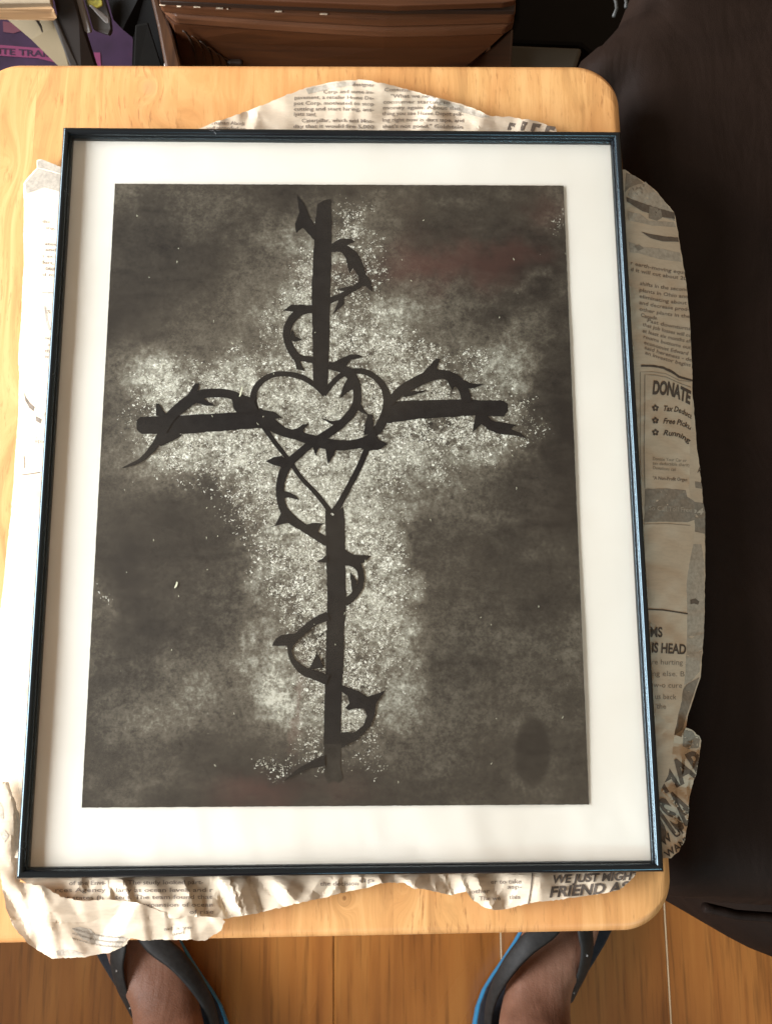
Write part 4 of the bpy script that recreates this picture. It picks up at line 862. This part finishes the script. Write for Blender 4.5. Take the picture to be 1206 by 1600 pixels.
# ------------------------------------------------------------------ person standing at the table: legs, feet, sandals
g = N('brown_skin'); v = g.coord(); a = g.noise(v, 22, 4, .6); b2 = g.noise(v, 420, 5, .7); ten = g.noise(g.coord((1, .25, .25)), 75, 3, .5, .4)
vv = g.n('ShaderNodeTexVoronoi'); vv.inputs['Scale'].default_value = 700; g.l(v, vv.inputs['Vector'])
g.bump(g.math('ADD', g.math('ADD', g.math('MULTIPLY', ten, 2.2), g.math('MULTIPLY', b2, .5)), g.math('MULTIPLY', vv.outputs['Distance'], .25)), .35, .0018); g.b.inputs['Subsurface Weight'].default_value = .05; g.b.inputs['Subsurface Radius'].default_value = (.01, .004, .002)
M_skin = g.out(g.ramp(a, [(.3, (.16, .072, .042)), (.5, (.24, .115, .072)), (.7, (.31, .165, .11))]), .5, .4)
person = empty('person', 'person with bare ankles standing at the table in dark strapped sandals with blue soles', 'person')
def foot_frame(side):
    """right foot as photographed; the left one mirrored about the middle between the feet"""
    if side > 0: return lambda x, y, z: Vector(P(x, y, z))
    return lambda x, y, z: Vector(P(1100 - x, y + 24, z))
def skin_body():
    vs_, es_, rs_ = [], [], []
    def add(p, r, prev=None):
        vs_.append(tuple(p)); rs_.append(r if isinstance(r, tuple) else (r, r)); i = len(vs_) - 1
        if prev is not None: es_.append((prev, i))
        return i
    pel = add((0.01, -0.50, .93), (.13, .10)); sp_ = add((0.01, -.50, 1.02), (.13, .09), pel)
    for s_ in (1, -1):
        F = foot_frame(s_); ank = F(838, 1672, .085); 
        hip = add((0.01 + s_ * .085, -.50, .86), .085, pel); kn = add((ank.x * .55 + s_ * .04, ank.y + .01, .48), .055, hip); cf = add((ank.x * .9 + s_ * .005, ank.y - .025, .32), .050, kn)
        sh = add((ank.x, ank.y - .005, .16), .034, cf); an = add(ank, .035, sh)
        md = add(F(834, 1590, .064), (.034, .027), an); ins = add(F(845, 1520, .050), (.031, .021), md); ball = add(F(900, 1418, .038), (.045, .014), ins)
        heel = add(F(826, 1742, .052), (.030, .028), an)
        for k, (dx, ln, r_) in enumerate(((-26, 72, .0115), (-9, 74, .0085), (5, 66, .008), (18, 56, .0075), (30, 44, .007))):
            x = 900 + dx; a1 = add(F(x + 8, 1385, .036), r_, ball); add(F(x + dx * .25 + 10, 1385 - ln, .034), r_ * .95, a1)
    me = bpy.data.meshes.new('body'); me.from_pydata(vs_, es_, [])
    b = bmesh.new(); b.from_mesh(me); b.verts.layers.skin.verify(); b.to_mesh(me); b.free()
    o_ = bpy.data.objects.new('body', me); COL.objects.link(o_)
    sk = o_.modifiers.new('s', 'SKIN'); sk.use_smooth_shade = True
    for i, r in enumerate(rs_): me.skin_vertices[0].data[i].radius = r; me.skin_vertices[0].data[i].use_root = (i == 0)
    o_.modifiers.new('u', 'SUBSURF').levels = 3; o_.modifiers['u'].render_levels = 3
    bpy.context.view_layer.update(); m2 = bpy.data.meshes.new_from_object(o_.evaluated_get(bpy.context.evaluated_depsgraph_get()))
    bpy.data.objects.remove(o_); m2.materials.clear(); return link('body', m2, M_skin, person, True)
body = skin_body()
M_blue = simple('bright_blue_rubber', (.030, .22, .42), .5, .4, .1, 60); M_foot = simple('charcoal_footbed', (.020, .020, .026), .75, .3, .3, 200, .3, .0005)
M_strap = simple('dark_grey_strap', (.022, .021, .020), .6, .3, .3, 200, .25, .0005); M_out = simple('black_rubber', (.010, .010, .010), .6)
sole = [(842, 1400), (826, 1430), (815, 1452), (802, 1474), (788, 1496), (770, 1522), (756, 1545), (746, 1572), (741, 1600), (744, 1640), (756, 1690), (782, 1735), (815, 1752), (848, 1740), (866, 1690), (874, 1640), (882, 1590), (893, 1560), (910, 1532), (928, 1504), (945, 1476), (958, 1450), (972, 1405), (976, 1360), (962, 1328), (930, 1312), (892, 1322), (862, 1358)]
def loft(name, rings, mat, parent):
    b = bmesh.new(); R_ = [[b.verts.new(p) for p in r] for r in rings]; n = len(R_[0])
    for a_, c_ in zip(R_[:-1], R_[1:]):
        for k in range(n): b.faces.new((a_[k], a_[(k + 1) % n], c_[(k + 1) % n], c_[k]))
    b.faces.new(R_[0][::-1]); b.faces.new(R_[-1]); bmesh.ops.recalc_face_normals(b, faces=b.faces)
    o_ = bm_obj(name, b, mat, parent); return o_
def ribbon(name, F, pts, ws, th, mat, parent):
    C_ = [F(*p) for p in pts]; P2 = []; W2 = []
    for i in range(len(C_) - 1):
        p0, p1, p2, p3 = C_[max(i - 1, 0)], C_[i], C_[i + 1], C_[min(i + 2, len(C_) - 1)]
        for k in range(5):
            t_ = k / 5; P2.append(0.5 * ((2 * p1) + (-p0 + p2) * t_ + (2 * p0 - 5 * p1 + 4 * p2 - p3) * t_ ** 2 + (-p0 + 3 * p1 - 3 * p2 + p3) * t_ ** 3)); W2.append(ws[i] * (1 - t_) + ws[i + 1] * t_)
    P2.append(C_[-1]); W2.append(ws[-1]); rings = []
    mid_ = F(850, 1560, .0)
    for i, p in enumerate(P2):
        d = (P2[min(i + 1, len(P2) - 1)] - P2[max(i - 1, 0)]).normalized(); c0 = p - mid_; out = Vector((c0.x * 1.3, c0.y * .2, .05)).normalized()
        u = d.cross(out).normalized(); nn_ = u.cross(d).normalized(); w_ = W2[i] / 2
        rings.append([p + u * w_ * a_ + nn_ * th * b_ for a_, b_ in ((-1, 0), (-.8, .7), (-.3, 1), (.3, 1), (.8, .7), (1, 0), (.5, -.4), (-.5, -.4))])
    o_ = loft(name, rings, mat, parent)
    for p in o_.data.polygons: p.use_smooth = True
    return o_
def sandal(side):
    F = foot_frame(side); t_ = empty('sandal', None, None); t_.parent = person
    cx = sum(p[0] for p in sole) / len(sole); cy = sum(p[1] for p in sole) / len(sole); sh_ = lambda s2: [(cx + (x - cx) * s2, cy + (y - cy) * s2) for x, y in sole]
    sh2 = lambda s2: [(cx + (x - cx) * (s2 if x < 868 - max(0, y - 1560) * .1 else .955), cy + (y - cy) * (s2 if x < 868 else .955)) for x, y in sole]
    ring = lambda s2, z: [F(x, y, z) for x, y in sh_(s2)]
    ringb = lambda s2, z: [F(x, y, z) for x, y in sh2(s2)]
    loft('outsole', [ring(.985, .0005), ring(.99, .006)], M_out, t_)
    loft('midsole', [ringb(1.03, .0062), ringb(1.04, .012), ringb(1.02, .026), ringb(.985, .0292)], M_blue, t_)
    loft('footbed', [ring(.965, .0280), ring(.965, .0305), ring(.94, .0315)], M_foot, t_)
    ribbon('strap', F, [(915, 1362, .052), (890, 1410, .070), (856, 1450, .078), (824, 1476, .080), (795, 1510, .074), (774, 1546, .060), (764, 1580, .044), (762, 1625, .026)], [.006, .016, .020, .019, .017, .014, .012, .012], .0022, M_strap, t_)
    ribbon('strap', F, [(915, 1362, .052), (917, 1410, .070), (914, 1450, .074), (917, 1482, .070), (911, 1514, .060), (900, 1542, .046), (890, 1564, .026)], [.006, .018, .021, .020, .017, .013, .009], .0022, M_strap, t_)
    for p in ((917, 1493, .072), (896, 1551, .047)):
        b = bmesh.new(); bmesh.ops.create_icosphere(b, subdivisions=2, radius=.0011, matrix=Matrix.Translation(F(*p))); bm_obj('rivet', b, M_white, t_, True)
sandal(1); sandal(-1)
for k_ in list(bpy.data.objects):
    if k_.type == 'EMPTY' and k_.parent:
        for q in ('label', 'category'):
            if q in k_.keys(): del k_[q]
